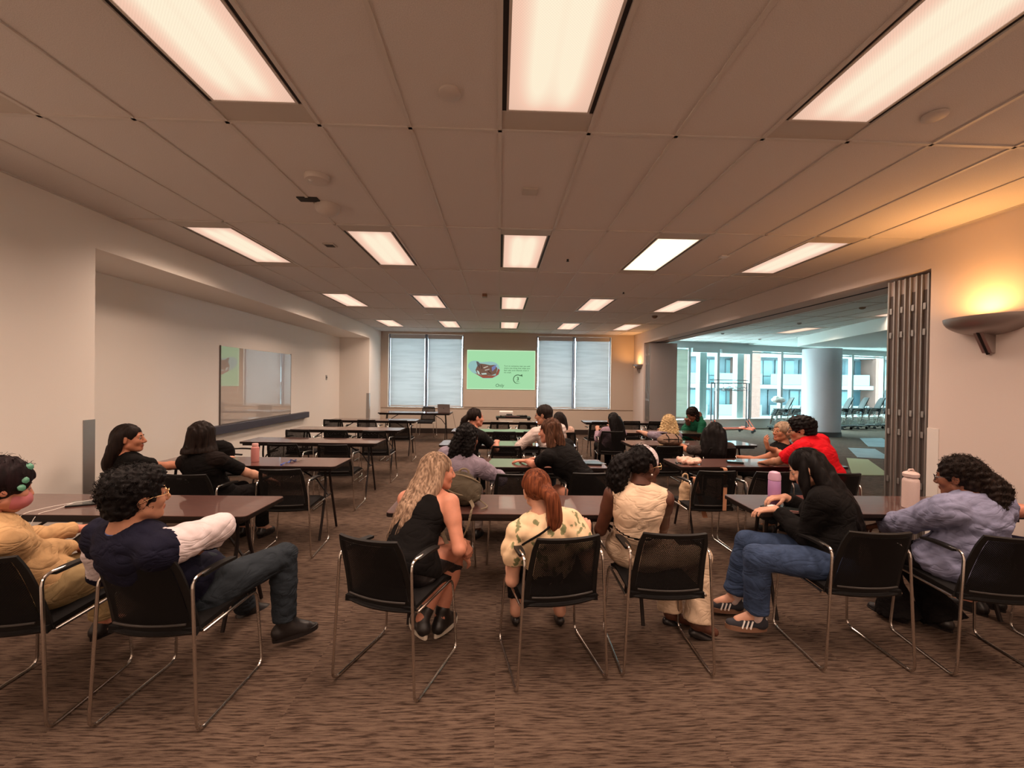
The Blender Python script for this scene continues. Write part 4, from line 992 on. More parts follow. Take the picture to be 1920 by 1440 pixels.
SKINS = {}
def skin(name, rgb):
    if name not in SKINS:
        SKINS[name] = (mat('skin_'+name, lin(*rgb), .52, noise=.10, nscale=18, sub=.08, spec=.35), mat('lip_'+name, tuple(c*k for c, k in zip(lin(*rgb), (.85, .50, .50))), .4), mat('ear_dummy', lin(*rgb), .5))
    return SKINS[name]
def cloth(name, rgb, rough=.85, noise=.10, bump=.35, bscale=260, nscale=14):
    if 'cloth_'+name in MATS: return MATS['cloth_'+name]
    m = mat('cloth_'+name, lin(*rgb), rough, noise=noise, nscale=nscale, spec=.12)
    t = NT.__new__(NT); t.m = m; t.t = m.node_tree; t.b = t.t.nodes['Principled BSDF']; t.out = t.t.nodes['Material Output']
    tc = t.n('ShaderNodeTexCoord'); mp = t.n('ShaderNodeMapping'); mp.inputs['Scale'].default_value = (1, 1, 1.9); mp.inputs['Rotation'].default_value = (.3, .5, .2); t.l(tc.outputs['Object'], mp.inputs[0])
    nz = t.n('ShaderNodeTexNoise', i_Scale=5.5, i_Detail=2.5, i_Distortion=1.4); t.l(mp.outputs[0], nz.inputs['Vector'])
    a = t.n('ShaderNodeMath', operation='SUBTRACT', i_1=.5); t.l(nz.outputs[0], a.inputs[0]); b = t.n('ShaderNodeMath', operation='ABSOLUTE'); t.l(a.outputs[0], b.inputs[0]); c = t.n('ShaderNodeMath', operation='POWER', i_1=.6); t.l(b.outputs[0], c.inputs[0])
    b1 = t.n('ShaderNodeBump', i_Strength=.6, i_Distance=.020); t.l(c.outputs[0], b1.inputs['Height'])
    n2 = t.n('ShaderNodeTexNoise', i_Scale=float(bscale), i_Detail=2.); t.l(tc.outputs['Object'], n2.inputs['Vector'])
    b2 = t.n('ShaderNodeBump', i_Strength=bump*.6, i_Distance=.004); t.l(n2.outputs[0], b2.inputs['Height']); t.l(b1.outputs[0], b2.inputs['Normal']); t.l(b2.outputs[0], t.b.inputs['Normal'])
    return m
def hairmat(name, rgb, hi=None):
    if 'hair_'+name in MATS: return MATS['hair_'+name]
    t = NT('hair_'+name); b = t.b; b.inputs['Roughness'].default_value = .55; b.inputs['Specular IOR Level'].default_value = .13
    tc = t.n('ShaderNodeTexCoord'); mp = t.n('ShaderNodeMapping'); mp.inputs['Scale'].default_value = (90, 90, 5); t.l(tc.outputs['Object'], mp.inputs[0])
    nz = t.n('ShaderNodeTexNoise', i_Scale=1., i_Detail=4.); t.l(mp.outputs[0], nz.inputs['Vector']); c = lin(*rgb); h = lin(*(hi or tuple(min(255, int(v*1.35+4)) for v in rgb)))
    r = t.ramp(nz.outputs[0], [(.35, c), (.68, h)]); t.l(r.outputs[0], b.inputs['Base Color']); bp = t.n('ShaderNodeBump', i_Strength=.5, i_Distance=.004); t.l(nz.outputs[0], bp.inputs['Height']); t.l(bp.outputs[0], b.inputs['Normal'])
    MATS['hair_'+name] = t.m; return t.m
def perp_frame(up, right):
    up = unit(up); r = unit(right-up*(right@up)); f = np.cross(up, r); return np.array([r, f, up])
PN = [0]
def person(label, hip, head, hyaw=0, hpitch=0, hroll=0, cyaw=0, pyaw=None, wr=None, wl=None, fr=None, fl=None, w=1., fat=1., hs=1., female=True,
           sk=None, top=None, bot=None, hair=None, shoes=None, det=1, back=.02, kneeR=None, kneeL=None, elbR=None, elbL=None, nd=.018, hR={}, hL={}, footyaw=None, extra=None, arml=1., legl=1.):
    PN[0] += 1; seed = PN[0]*17
    P = V3(*hip); Hc = V3(*head); pyaw = cyaw if pyaw is None else pyaw
    HF = frame(hyaw, hpitch, hroll); org = V3(P[0], P[1], 0)
    root = empty('person', tuple(org), 0, label, 'person')
    CF = frame(cyaw); PF = frame(pyaw)
    N = Hc - HF[2]*.135*hs - V3(0, 0, nd) - HF[1]*.030 - CF[1]*.012      # base of the neck
    vb = .0085 if det >= 2 else .011 if det == 1 else .014
    sp_ = unit(N-P); L = np.linalg.norm(N-P)
    Wp = P+(N-P)*.34-CF[1]*back; C = P+(N-P)*.70-CF[1]*back*.8; U1 = unit(Wp-P); U2 = unit(C-Wp); U3 = unit(N-C)
    A0 = perp_frame(U1, PF[0]); A1 = perp_frame(U2, (PF[0]+CF[0])); A2 = perp_frame(U3, CF[0])
    ls = L/.50
    def torso(g=0., sh=True):
        T = [ell(P, (.160*w+g, .118*fat+g, .115+g), A0, .06), ell(Wp, (.128*w*fat**.5+g, .105*fat+g, .13*ls+g), A1, .06), ell(C, (.145*w+g, .108*fat**.5+g, .155*ls+g), A2, .05)]
        if sh: T.append(ell(C+A2[2]*.075*ls, (.150*w+g, .082+g, .085+g), A2, .04))
        if female: T += [ell(C+A2[1]*.085+A2[0]*q*.062-A2[2]*.01, (.055+g, .050+g, .055+g), A2, .03) for q in (-1, 1)]
        return T
    sx = .150*w; S = {q: N-A2[2]*.055+A2[0]*q*sx*1.05 for q in (-1, 1)}
    la, lf = .27*arml, .245*arml; E_ = {}; Wt = {}
    for q, t, pole in ((1, wr, elbR), (-1, wl, elbL)):
        t = S[q]+V3(0, 0, -.38)+CF[1]*.28 if t is None else V3(*t); E_[q], Wt[q] = ik(S[q], t, la, lf, V3(*pole) if pole is not None else V3(0, 0, -1)-CF[1]*.5+CF[0]*q*.4)
    HJ = {q: P+A0[0]*q*.088*w-V3(0, 0, .02) for q in (-1, 1)}; K = {}; An = {}; lt, lsn = .42*legl, .405*legl
    for q, t, pole in ((1, fr, kneeR), (-1, fl, kneeL)):
        t = P*V3(1, 1, 0)+PF[1]*.46+PF[0]*q*.10+V3(0, 0, .09) if t is None else V3(*t); K[q], An[q] = ik(HJ[q], t, lt, lsn, V3(*pole) if pole is not None else V3(0, 0, 1)+PF[1]*.6)
    FD = {}
    for i, q in enumerate((1, -1)):
        fy = footyaw[i] if footyaw else pyaw; FD[q] = frame(fy)[1]
    def arm(q, g=0., g2=None, upto=2.):
        g2 = g if g2 is None else g2; o = []
        o.append(cone(S[q], S[q]+(E_[q]-S[q])*.35, .050*fat**.5+g, .047*fat**.5+g, .03))
        if upto >= 1: o.append(cone(S[q], E_[q], .046*fat**.5+g, .037+g, .02))
        else: b = S[q]+(E_[q]-S[q])*upto; o = [cone(S[q], b, .049*fat**.5+g, .045*fat**.3+g2, .03, [(b, unit(E_[q]-S[q]))])]
        if upto > 1: m = E_[q]+(Wt[q]-E_[q])*.3; o += [cone(E_[q], m, .037+g, .039+g, .015)]; b = m+(Wt[q]-m)*min(1, (upto-1.3)/.7) if upto < 2 else Wt[q]; o.append(cone(m, b, .039+g, (.026 if upto >= 2 else .031)+g2, .015, [(b, unit(Wt[q]-E_[q]))] if upto < 2.5 and g > 0 else None))
        return o
    def leg(q, g=0., g2=None, upto=2.):
        g2 = g if g2 is None else g2; o = [cone(HJ[q], K[q], .082*fat**.6+g, .056+g, .03)]; u = unit(An[q]-K[q])
        if upto > 1: b = K[q]+(An[q]-K[q])*min(1, upto-1); m = K[q]+(b-K[q])*.4; o += [cone(K[q], m, .055+g, .054+g, .02), cone(m, b, .054+g, .037+g2, .02, [(b, u)] if g > 0 else None)]
        else: b = HJ[q]+(K[q]-HJ[q])*upto; o = [cone(HJ[q], b, .082*fat**.6+g, .066+g2, .03, [(b, unit(K[q]-HJ[q]))])]
        return o
    h = lambda x, y, z: Hc+(HF[0]*x+HF[1]*y+HF[2]*z)*hs
    neck0, neck1 = h(0, -.028, -.055), N+A2[2]*.0
    neckp = [cone(neck0, neck1, .050*hs*(1 if female else 1.12), .056*(1 if female else 1.12), .02)]
    B = torso()+neckp+[cone(N+A2[2]*.02, S[q]+A2[2]*.012, .042, .036, .03) for q in (-1, 1)]
    for q in (-1, 1): B += arm(q)+leg(q)+[cone(An[q], An[q]+FD[q]*.11-V3(0, 0, .045), .034, .026, .02)]
    parts = []
    V, Q = field(B, vb); parts.append((V, Q))
    # head
    hv = .0042 if det >= 2 else .005 if det == 1 else .0068
    hp = [ell(h(0, -.014, .030), V3(.073, .093, .086)*hs, HF, .02), ell(h(0, .028, -.034), V3(.055, .062, .076)*hs, HF, .025), cone(h(-.012, .066, -.092), h(.012, .066, -.092), .019*hs, k=.02),
          cone(h(-.034, .072, .020), h(.034, .072, .020), .0125*hs, k=.012), cone(h(0, .086, .008), h(0, .106, -.028), .0085*hs, .0115*hs, .008), cone(h(-.009, .098, -.034), h(.009, .098, -.034), .0095*hs, k=.006),
          cone(h(-.016, .0865, -.059), h(.016, .0865, -.059), .0062*hs, k=.006), cone(h(-.013, .084, -.069), h(.013, .084, -.069), .0072*hs, k=.006), cone(h(-.045, .01, -.06), h(-.012, .06, -.092), .022*hs, .016*hs, .02), cone(h(.045, .01, -.06), h(.012, .06, -.092), .022*hs, .016*hs, .02)]
    for q in (-1, 1): hp += [ell(h(q*.036, .060, -.026), V3(.024, .024, .024)*hs, HF, .02), ell(h(q*.0745, -.008, -.006), V3(.008, .018, .031)*hs, HF, .006), cone(h(q*.079, -.012, .02), h(q*.076, -.004, -.028), .005*hs, k=.004)]
    for q in (-1, 1): hp += [cone(h(q*.020, .0795, .0085), h(q*.043, .0765, .0075), .0052*hs, k=.004), cone(h(q*.021, .0795, -.009), h(q*.041, .0770, -.009), .0046*hs, k=.004)]
    hp += [cone(neck0, neck1, .050*hs*(1 if female else 1.12), .056*(1 if female else 1.12), .02, [(N+A2[2]*.03, -A2[2])])]
    V, Q = field(hp, hv, sub=[ell(h(q*.031, .096, .003), V3(.016, .014, .010)*hs, HF, .010) for q in (-1, 1)]); V = relax(V, Q, 1, .35)
    nb = len(parts[0][1]); parts.append((V, Q)); ce = V[Q].mean(1)-Hc; lx, ly, lz = ce@HF[0]/hs, ce@HF[1]/hs, ce@HF[2]/hs
    lip = (np.abs(lx) < .021) & (ly > .078) & (lz < -.0535) & (lz > -.0765)
    # hands
    for q, kw in ((1, hR), (-1, hL)):
        kw = dict(kw); d = kw.pop('d', None); n_ = kw.pop('n', (0, 0, -1)); d = unit(Wt[q]-E_[q]) if d is None else unit(V3(*d))
        hpz = hand_prims(Wt[q], d, V3(*n_), q, sc=.97 if female else 1.05, **kw)+[cone(Wt[q]-unit(Wt[q]-E_[q])*.03, Wt[q]+d*.012, .0265, .020, .01)]
        V, Q = field(hpz, .0040 if det >= 2 else .0052 if det == 1 else .0065); parts.append((V, Q))
    nt = sum(len(q) for _, q in parts); mi = np.zeros(nt, int); mi[nb:nb+len(lip)][lip] = 1
    sm = skin(*sk); mesh_np('body', parts, [sm[0], sm[1]], root, org, mi)
    # eyes, brows
    for q in (-1, 1):
        mb = MB(); c = h(q*.031, .0755, .0005)-org; A = Matrix([list(HF[0]), list(HF[1]), list(HF[2])]).transposed()
        R0 = A @ Matrix.Rotation(-PI/2, 3, 'X')
        prof = [(.0115*hs*math.sin(PI*k/8), -.0115*hs*math.cos(PI*k/8)) for k in range(9)]
        mb.lathe([(max(r, .0003), z) for r, z in prof[:7]], 12, tuple(c), R0); mb.cur = 1; mb.lathe([(max(r, .0003), z+.0002) for r, z in prof[6:]], 12, tuple(c), R0)
        mb.build('eye', [mat('eye_white', (.30, .25, .22), .3), mat('eye_iris', (.03, .018, .010), .15)], root, True)
    hm = hairmat(*hair['mat'])
    for q in (-1, 1):
        P0 = [h(q*(.014+.032*t), .0885-.016*t*t, .022+.006*math.sin(t*2.6))-org for t in (0, .35, .7, 1)]
        MB().tube([tuple(p) for p in P0], [.0022, .003, .0026, .0012], 5).build('eyebrow', hm, root, True)
    # clothes
    t = top; g = t.get('g', .013); am = t.get('fold', .004); tm = t['mat']
    kind = t.get('kind', 'tee'); sl_ = t.get('sleeve', .55)
    if kind == 'tank':
        T = torso(g, False)[:]
        for q in (-1, 1):
            T += [cone(C+A2[0]*q*.085*w+A2[1]*.07+A2[2]*.05, N+A2[0]*q*.078-A2[2]*.022, .030, .022, .02), cone(N+A2[0]*q*.078-A2[2]*.022, C+A2[0]*q*.07*w-A2[1]*.075+A2[2]*.06, .022, .035, .02)]
        subs = [cone(N-A2[2]*.02+A2[1]*.03, N+A2[2]*.15, .070, .06, .01)]
        subs += [cone(S[q]+A2[0]*q*.02-A2[2]*.02, S[q]+A2[0]*q*.10, .068, .07, .01) for q in (-1, 1)]
    else:
        T = torso(g)
        for q in (-1, 1):
            T += [cone(N-A2[2]*.002, S[q]+A2[2]*.012, .042+g, .038+g, .03)]
            if kind != 'vest': T += arm(q, g+t.get('loose', 0), t.get('cuff', g), sl_)
            if t.get('puff'): T += [ell(S[q]+(E_[q]-S[q])*.33+A2[0]*q*.012, (.075, .072, .085), perp_frame(unit(E_[q]-S[q]), CF[1]), .03)]
        subs = [cone(N-A2[2]*t.get('vneck', -.012)+A2[1]*.012, N+A2[2]*.14, .056, .075, .008)]
        if kind == 'vest': subs += [cone(S[q]+A2[0]*q*.035, S[q]+A2[0]*q*.14-A2[2]*.02, .062, .075, .01) for q in (-1, 1)]
    if t.get('drape'): T += [ell(P+A0[2]*(-.01)+A0[1]*.02, (.175*w+g, .14*fat+g, .12), A0, .05)]
    cut = [(P-A0[2]*t.get('hem', .05), unit(-A0[2]+A0[1]*.0))]
    V, Q = field(T, vb*.85, subs, disp_folds(seed, am), cut)
    ob = mesh_np(t.get('name', 'shirt'), [(V, Q)], tm if not t.get('mats') else t['mats'], root, org, t['mi'](V[Q].mean(1), locals()) if t.get('mi') else None)
    if t.get('collar'):
        cm = t['collar']; cc = [];
        for k in range(17): a = 2*PI*k/16+PI/2; cc.append(tuple(N+A2[2]*.028+A2[0]*math.cos(a)*.060+A2[1]*(math.sin(a)*.062+.012)-A2[2]*(.035 if math.sin(a) > .6 else .012*math.sin(a))-org))
        MB().tube(cc[:-1], t.get('collar_r', .011), 6, True).build('collar', cm, root, True)
    if t.get('cuffs'):
        for q in (-1, 1): b = E_[q]+(Wt[q]-E_[q])*min(1, (sl_-1)/1.0); MB().tube([tuple(b-unit(Wt[q]-E_[q])*.02-org), tuple(b-org)], .042, 12).build('cuff', t['cuffs'], root, True)
    b = bot; g = b.get('g', .010); T = [ell(P-V3(0, 0, .005), (.164*w+g, .122*fat+g, .112+g), A0, .05)]
    if b.get('waist', 0) > .1: T.append(ell(Wp, (.128*w*fat**.5+g, .105*fat+g, .13*ls+g), A1, .06))
    for q in (-1, 1): T += leg(q, g, b.get('cuff', g+.012), b.get('len', 1.93))
    V, Q = field(T, vb, (), disp_folds(seed+3, b.get('fold', .0035)), [(P+A0[2]*b.get('waist', .06), A0[2])]); mesh_np(b.get('name', 'trousers'), [(V, Q)], b['mat'], root, org)
    if b.get('flare'):
        for q in (-1, 1):
            u = unit(An[q]-K[q]); a0 = K[q]+(An[q]-K[q])*.55; b0 = An[q]+u*.035; F = perp_frame(-u, FD[q]*-1)
            V, Q = field([cone(a0, b0, .062, b['flare'], .02, [(b0, u)])], .012, (), disp_folds(seed+5, .008)); mesh_np('trouser_flare', [(V, Q)], b['mat'], root, org)
    if shoes:
        for q in (-1, 1):
            f = FD[q]; r = V3(f[1], -f[0], 0); tp = math.radians(shoes.get('tip', (0, 0))[0 if q > 0 else 1]); f2 = unit(f*math.cos(tp)-V3(0, 0, 1)*math.sin(tp)); u = np.cross(r, f2); an = An[q]; base = an-V3(0, 0, .075)
            if shoes.get('kind') == 'heel':
                SP = [cone(base-f*.02+u*.02, base+f*.09-u*.03, .028, .026, .015), cone(base+f*.09-u*.03, base+f*.155-u*.035, .024, .006, .01)]; sole = [cone(base-f*.03+u*.01, base-f*.035-V3(0, 0, base[2]-.008), .010, .005, .004)]
            else:
                SP = [cone(an-u*.01-f*.01, base-f*.02+u*.035, .036, .038, .02), cone(base-f*.03+u*.025, base+f*.10+u*.012, .036, .030, .025), cone(base+f*.09+u*.012, base+f*.155+u*.008, .034, .026, .02), cone(an, base+f*.08+u*.03, .030, .026, .02)]
                if shoes.get('high'): SP += [cone(an+unit(K[q]-an)*.05, base+f*.05+u*.045, .044, .040, .03), cone(base+f*.03+u*.04, base+f*.11+u*.02, .038, .034, .03)]
                sole = None
            V, Q = field(SP, .006 if det >= 2 else .009, (), None, [(base-u*.012, -u)]); so = mesh_np('shoe', [(V, Q)], shoes['mat'], root, org)
            if sole is not None: V, Q = field(sole, .005); mesh_np('heel', [(V, Q)], shoes['mat'], so, org)
            else:
                pl = []
                for k in range(20):
                    a = 2*PI*k/20; x = math.cos(a); y = math.sin(a); pl.append(base+f2*(.06+.125*y)+r*(.043+.006*y)*x*(1-.18*max(0, -y)))
                vs = [tuple(p-u*.022-org) for p in pl]+[tuple(p+u*.006-org) for p in pl]; MB().add(vs, [tuple(range(19, -1, -1)), tuple(range(20, 40))]+[(i, (i+1) % 20, 20+(i+1) % 20, 20+i) for i in range(20)]).build('sole', shoes.get('sole', shoes['mat']), so)
            if shoes.get('stripes') is not None:
                for k in range(3):
                    for sd in (-1, 1):
                        c = base+f*(.045+.024*k)+r*sd*.036; p = [c+u*.045-f*.014+r*sd*-.004, c-u*.0+f*.004+r*sd*.006]
                        MB().tube([tuple(x-org) for x in p], .0052, 5).build('side_stripe', shoes['stripes'], so)
                MB().tube([tuple(an-f*.045-u*.02+r*x*.02-org) for x in (-1, 0, 1)], .012, 6).build('heel_tab', shoes['stripes'], so, True)
            if shoes.get('sock') is not None: V, Q = field([cone(an-u*.02, an+unit(K[q]-An[q])*.07, .041, .041, .01)], .008); mesh_np('sock', [(V, Q)], shoes['sock'], root, org)
    # hair
    st_ = hair; cap = st_.get('cap', 1.); gy = st_.get('vol', 0.)
    hpz = [ell(h(0, -.020, .034+gy*.3), V3(.081+gy, .101+gy, .091+gy)*hs*cap, HF, .02)]
    YF_ = frame(hyaw); hl = lambda p: Hc+(YF_[0]*p[0]+YF_[1]*p[1]+YF_[2]*p[2])*hs
    if st_.get('nape', True): hpz.append(ell(h(0, -.058, -.03), V3(.066+gy, .050+gy, .065)*hs, HF, .02))
    for e in st_.get('add', ()): hpz.append(ell(h(*e[0]), V3(*e[1])*hs, HF, .02))
    LK = []
    for lk in st_.get('locks', ()):
        pts = lockpts([hl(p) for p in lk[0]], 4); m = len(pts); rr = np.interp(np.linspace(0, 1, m), np.linspace(0, 1, len(lk[1])), lk[1])
        for i in range(m-1): hpz.append(cone(pts[i], pts[i+1], rr[i]*hs, rr[i+1]*hs, .02))
        LK.append((pts, rr))
    fs = st_.get('face', (.0, .115, -.035, .064, .088, .098)); sub_ = [ell(h(*fs[:3]), V3(*fs[3:])*hs, HF, .010)]
    if st_.get('earcut'): sub_ += [ell(h(q*.085, .002, -.03), V3(.03, .032, .04)*hs, HF, .008) for q in (-1, 1)]
    cuts = []
    if st_.get('low') is not None: cuts = [(h(0, -.05, st_['low']), -HF[2])]
    hvx = .0055 if det >= 2 else .0065 if det == 1 else .009
    V, Q = field(hpz, hvx, sub_, disp_hair(seed, st_.get('amp', .0032), st_.get('curly', False)), cuts); PT = [(V, Q)]
    ns = st_.get('strands', 110 if (st_.get('locks') and det == 1) else 60 if st_.get('locks') else 0)
    if ns or st_.get('frizz'):
        r_ = np.random.RandomState(seed); paths = []
        c0 = h(0, -.020, .034+gy*.3); R_ = V3(.082+gy, .102+gy, .092+gy)*hs*cap
        for k in range(ns//3):      # over the crown
            az = r_.uniform(-PI, PI); 
            if abs(az) < .7: continue
            e1 = r_.uniform(-.2, .5); p = []
            for s_ in np.linspace(1.45, e1, 7): p.append(c0+(HF[0]*math.sin(az)*math.cos(s_)*R_[0]+HF[1]*math.cos(az)*math.cos(s_)*R_[1]+HF[2]*math.sin(s_)*R_[2])*(1+r_.uniform(.0, .02)))
            paths.append(p)
        if LK:
            wv = st_.get('wave', .006)
            for k in range(ns):
                pts, rr = LK[r_.randint(len(LK))]; m = len(pts); i0 = r_.randint(0, max(1, m//2)); o_ = r_.randn(3); o_ /= np.linalg.norm(o_); o2 = r_.randn(3)*.5; ph = r_.uniform(0, 6.3); p = []
                for i in range(i0, m): u_ = (i-i0)/max(1, m-i0-1); p.append(pts[i]+o_*rr[i]*(1.02+.25*u_*r_.rand())+V3(math.sin(ph+i*1.1), math.cos(ph+i*.9), 0)*wv*(.3+u_))
                e = st_.get('wisp', .03)*r_.uniform(.2, 1.3); p.append(p[-1]+(p[-1]-p[-2])*.5+V3(0, 0, -e)+o2*e*.4)
                if len(p) > 2: paths.append(p)
        if st_.get('frizz'):
            for k in range(st_['frizz']*2 if LK else 0):
                pts, rr = LK[r_.randint(len(LK))]; i = r_.randint(len(pts)); d = r_.randn(3); d /= np.linalg.norm(d); a = pts[i]+d*rr[i]*hs*.97
                cdir = r_.randn(3); cdir /= np.linalg.norm(cdir); rad = r_.uniform(.006, .012); ax_ = unit(np.cross(d, cdir)); ph = r_.uniform(0, 6); paths.append([a+d*(.003*j)+(cdir*math.cos(ph+j*.9)+ax_*math.sin(ph+j*.9))*rad*.8 for j in range(8)])
            for k in range(st_['frizz']):
                d = r_.randn(3); d /= np.linalg.norm(d)
                if (d@HF[1] > .45) and (d@HF[2] < .6): continue
                a = c0+(HF[0]*(d@HF[0])*R_[0]+HF[1]*(d@HF[1])*R_[1]+HF[2]*(d@HF[2])*R_[2])
                cdir = r_.randn(3); cdir /= np.linalg.norm(cdir); rad = r_.uniform(.006, .012); ax_ = unit(np.cross(d, cdir)); ph = r_.uniform(0, 6); paths.append([a+d*(.004*i)*.6+(cdir*math.cos(ph+i*.9)+ax_*math.sin(ph+i*.9))*rad*.8 for i in range(7)])
        PT.append(strands(paths, st_.get('sr', .0016), seed))
    ho = mesh_np('hair', PT, hm, root, org)
    info = dict(root=root, org=org, h=h, HF=HF, N=N, A2=A2, C=C, S=S, E=E_, W=Wt, K=K, An=An, hl=hl, P=P, hs=hs, CF=CF, hair=ho)
    if st_.get('glasses'):
        gm = st_['glasses']; mb = MB()
        for q in (-1, 1): mb.tube([tuple(h(q*.032+.024*math.cos(a), .100-.012*abs(math.cos(a)) if q*math.cos(a) > 0 else .102, -.003+.019*math.sin(a))-org) for a in [2*PI*k/14 for k in range(14)]], .0020, 5, True)
        mb.tube([tuple(h(x, .103, .004)-org) for x in (-.009, 0, .009)], .002, 5)
        for q in (-1, 1): mb.tube([tuple(h(q*.056, .088, .002)-org), tuple(h(q*.080, .02, .004)-org), tuple(h(q*.082, -.02, -.008)-org)], .0021, 5)
        mb.build('glasses', gm, root, True)
    if st_.get('mask'):
        V, Q = field([ell(h(0, .052, -.055), V3(.066, .066, .052)*hs, HF, .01)], .005, (), None, [(h(0, -.0, 0), -HF[1])]); mesh_np('face_mask', [(V, Q)], st_['mask'], root, org)
    if extra: extra(info)
    return info

# ---------------------------------------------------------------- the people
LIGHT = ('light', (196, 146, 122)); ROSY = ('rosy', (190, 128, 104)); OLIVE = ('olive', (168, 118, 92)); BROWN = ('brown', (120, 74, 54)); DARKS = ('dark', (82, 48, 35)); TAN = ('tan', (176, 116, 88))
BK = cloth('black_knit', (15, 13, 13)); BK2 = cloth('black_jersey', (20, 17, 17)); NAVY = cloth('navy_knit', (22, 22, 38)); WHT = cloth('white_cotton', (206, 194, 196)); TANC = cloth('tan_linen', (186, 150, 108)); KHA = cloth('khaki_twill', (150, 128, 92))
JEAN = cloth('blue_denim', (52, 66, 92), noise=.22, nscale=20); DJ = cloth('dark_slate_twill', (40, 46, 52)); LBL = cloth('pale_blue_cotton', (124, 126, 152), noise=.14); LAV = cloth('lavender_cotton', (140, 128, 142)); RED = cloth('red_pique', (206, 22, 34))
GRN = cloth('green_pique', (28, 92, 68)); DGR = cloth('dark_grey_jersey', (60, 52, 50)); CRM = cloth('cream_knit', (216, 190, 164)); CRT = cloth('cream_twill', (190, 166, 142)); OFFW = cloth('off_white_cotton', (190, 174, 168)); BEI = cloth('beige_cotton', (196, 164, 148)); PUR = cloth('faded_purple_cotton', (150, 126, 140))
DF = mat('dark_print', lin(30, 26, 28), .5, noise=.6, nscale=60)
t_ = NT('cloth_floral'); tc_ = t_.n('ShaderNodeTexCoord'); vo = t_.n('ShaderNodeTexVoronoi', i_Scale=19.); mp_ = t_.n('ShaderNodeMapping'); mp_.inputs['Scale'].default_value = (1, 1, .55); mp_.inputs['Rotation'].default_value = (.4, .6, .3)
t_.l(tc_.outputs['Object'], mp_.inputs[0]); nd_ = t_.n('ShaderNodeTexNoise', i_Scale=22.); t_.l(tc_.outputs['Object'], nd_.inputs['Vector']); sc_ = t_.n('ShaderNodeVectorMath', operation='SCALE', i_Scale=.075); t_.l(nd_.outputs['Color'], sc_.inputs[0]); ad_ = t_.n('ShaderNodeVectorMath', operation='ADD'); t_.l(mp_.outputs[0], ad_.inputs[0]); t_.l(sc_.outputs[0], ad_.inputs[1]); t_.l(ad_.outputs[0], vo.inputs['Vector']); rp = t_.ramp(vo.outputs['Distance'], [(.0, lin(96, 104, 66)), (.27, lin(126, 126, 88)), (.34, lin(222, 192, 154)), (1, lin(226, 196, 158))]); rp.color_ramp.interpolation = 'LINEAR'
nz_ = t_.n('ShaderNodeTexNoise', i_Scale=9.); t_.l(tc_.outputs['Object'], nz_.inputs['Vector']); r2_ = t_.ramp(nz_.outputs[0], [(.34, (0, 0, 0)), (.40, (1, 1, 1))]); mx_ = t_.n('ShaderNodeMix', data_type='RGBA'); mx_.inputs[6].default_value = (*lin(224, 194, 156), 1)
t_.l(r2_.outputs[0], mx_.inputs[0]); t_.l(rp.outputs[0], mx_.inputs[7]); t_.l(mx_.outputs[2], t_.b.inputs['Base Color']); t_.b.inputs['Roughness'].default_value = .7; FLO = t_.m
SHEER = cloth('sheer_black', (26, 19, 17)); GOLD = mat('gold_wire', (.75, .50, .25), .25, metal=1.); BLKF = mat('black_glasses', (.02, .018, .02), .3)
BSH = mat('black_leather', (.012, .010, .010), .35); CSOLE = mat('cream_sole', (.50, .44, .36), .6); GSOLE = mat('gum_sole', (.20, .10, .06), .6); NSH = mat('navy_suede', (.020, .020, .028), .8); WSTR = mat('white_stripe_leather', (.72, .68, .64), .5)
HB = ('black', (9, 6, 6), (17, 12, 12)); HDB = ('dark_brown', (20, 13, 11), (36, 25, 20)); HBR = ('brown', (56, 34, 24), (104, 70, 50)); HAU = ('auburn', (74, 36, 22), (130, 72, 44)); HBL = ('ash_blond', (104, 82, 66), (176, 148, 124)); HYB = ('golden_blond', (172, 140, 92), (226, 200, 156)); HGR = ('grey_blond', (120, 98, 82), (176, 152, 128))
HRB = ('black_reddish', (18, 10, 12), (34, 20, 23))

def long_hair(L, w=.06, r=(.034, .040, .036, .018), fwd=-.085, out=0., n=5, side=0.):
    lk = []
    for i in range(n):
        a = -1+2*i/(n-1); x = a*w
        lk.append(([(x*1.05, -.05-.035*(1-a*a), .03), (x*1.25+side*.3, fwd-.015*(1-a*a), -.08), (x*1.3+side*.7, fwd-.02+out, -.08-(L-.08)*.5), (x*1.15+side, fwd-.01+out, -L+.03*abs(a))], r))
    return lk

# person at the left edge in the tan shirt
def ex1(i):
    h = i['h']; o = i['org']
    for k, (x, y, z) in enumerate(((.045, .055, .105), (.078, .045, .045), (.084, .04, .01))): MB().lathe([(.003, -.014), (.015, -.008), (.018, 0), (.011, .008), (.003, .011)], 7, tuple(h(x, y, z)-o), Matrix.Rotation(1.2, 3, 'Y')).build('hair_clip', mat('green_clip', (.10, .30, .20), .4), i['root'], True)
person('person in tan shirt and pink face mask cut by the left edge', (-2.30, 2.16, .54), (-2.330, 2.020, 1.067), -26, -14, 0, -28, -10, wr=(-2.349, 2.380, 0.635), wl=(-2.45, 2.5, .70), fr=(-2.12, 2.75, .09), fl=(-2.42, 2.62, .09), w=1.15, fat=1.12, female=False, sk=ROSY,
       top=dict(mat=TANC, sleeve=1.9, name='shirt', fold=.007, collar=TANC), bot=dict(mat=KHA, g=.014), shoes=dict(mat=BSH), hair=dict(mat=HRB, vol=.016, strands=90, add=[((-.02, -.05, .03), (.10, .09, .09))], mask=mat('pink_mask', lin(176, 100, 104), .9), frizz=120, locks=[([(.03, -.06, .03), (.04, -.10, -.05), (.03, -.10, -.10)], (.05, .05, .03))], wisp=.03), det=2, extra=ex1, footyaw=(-20, -10))
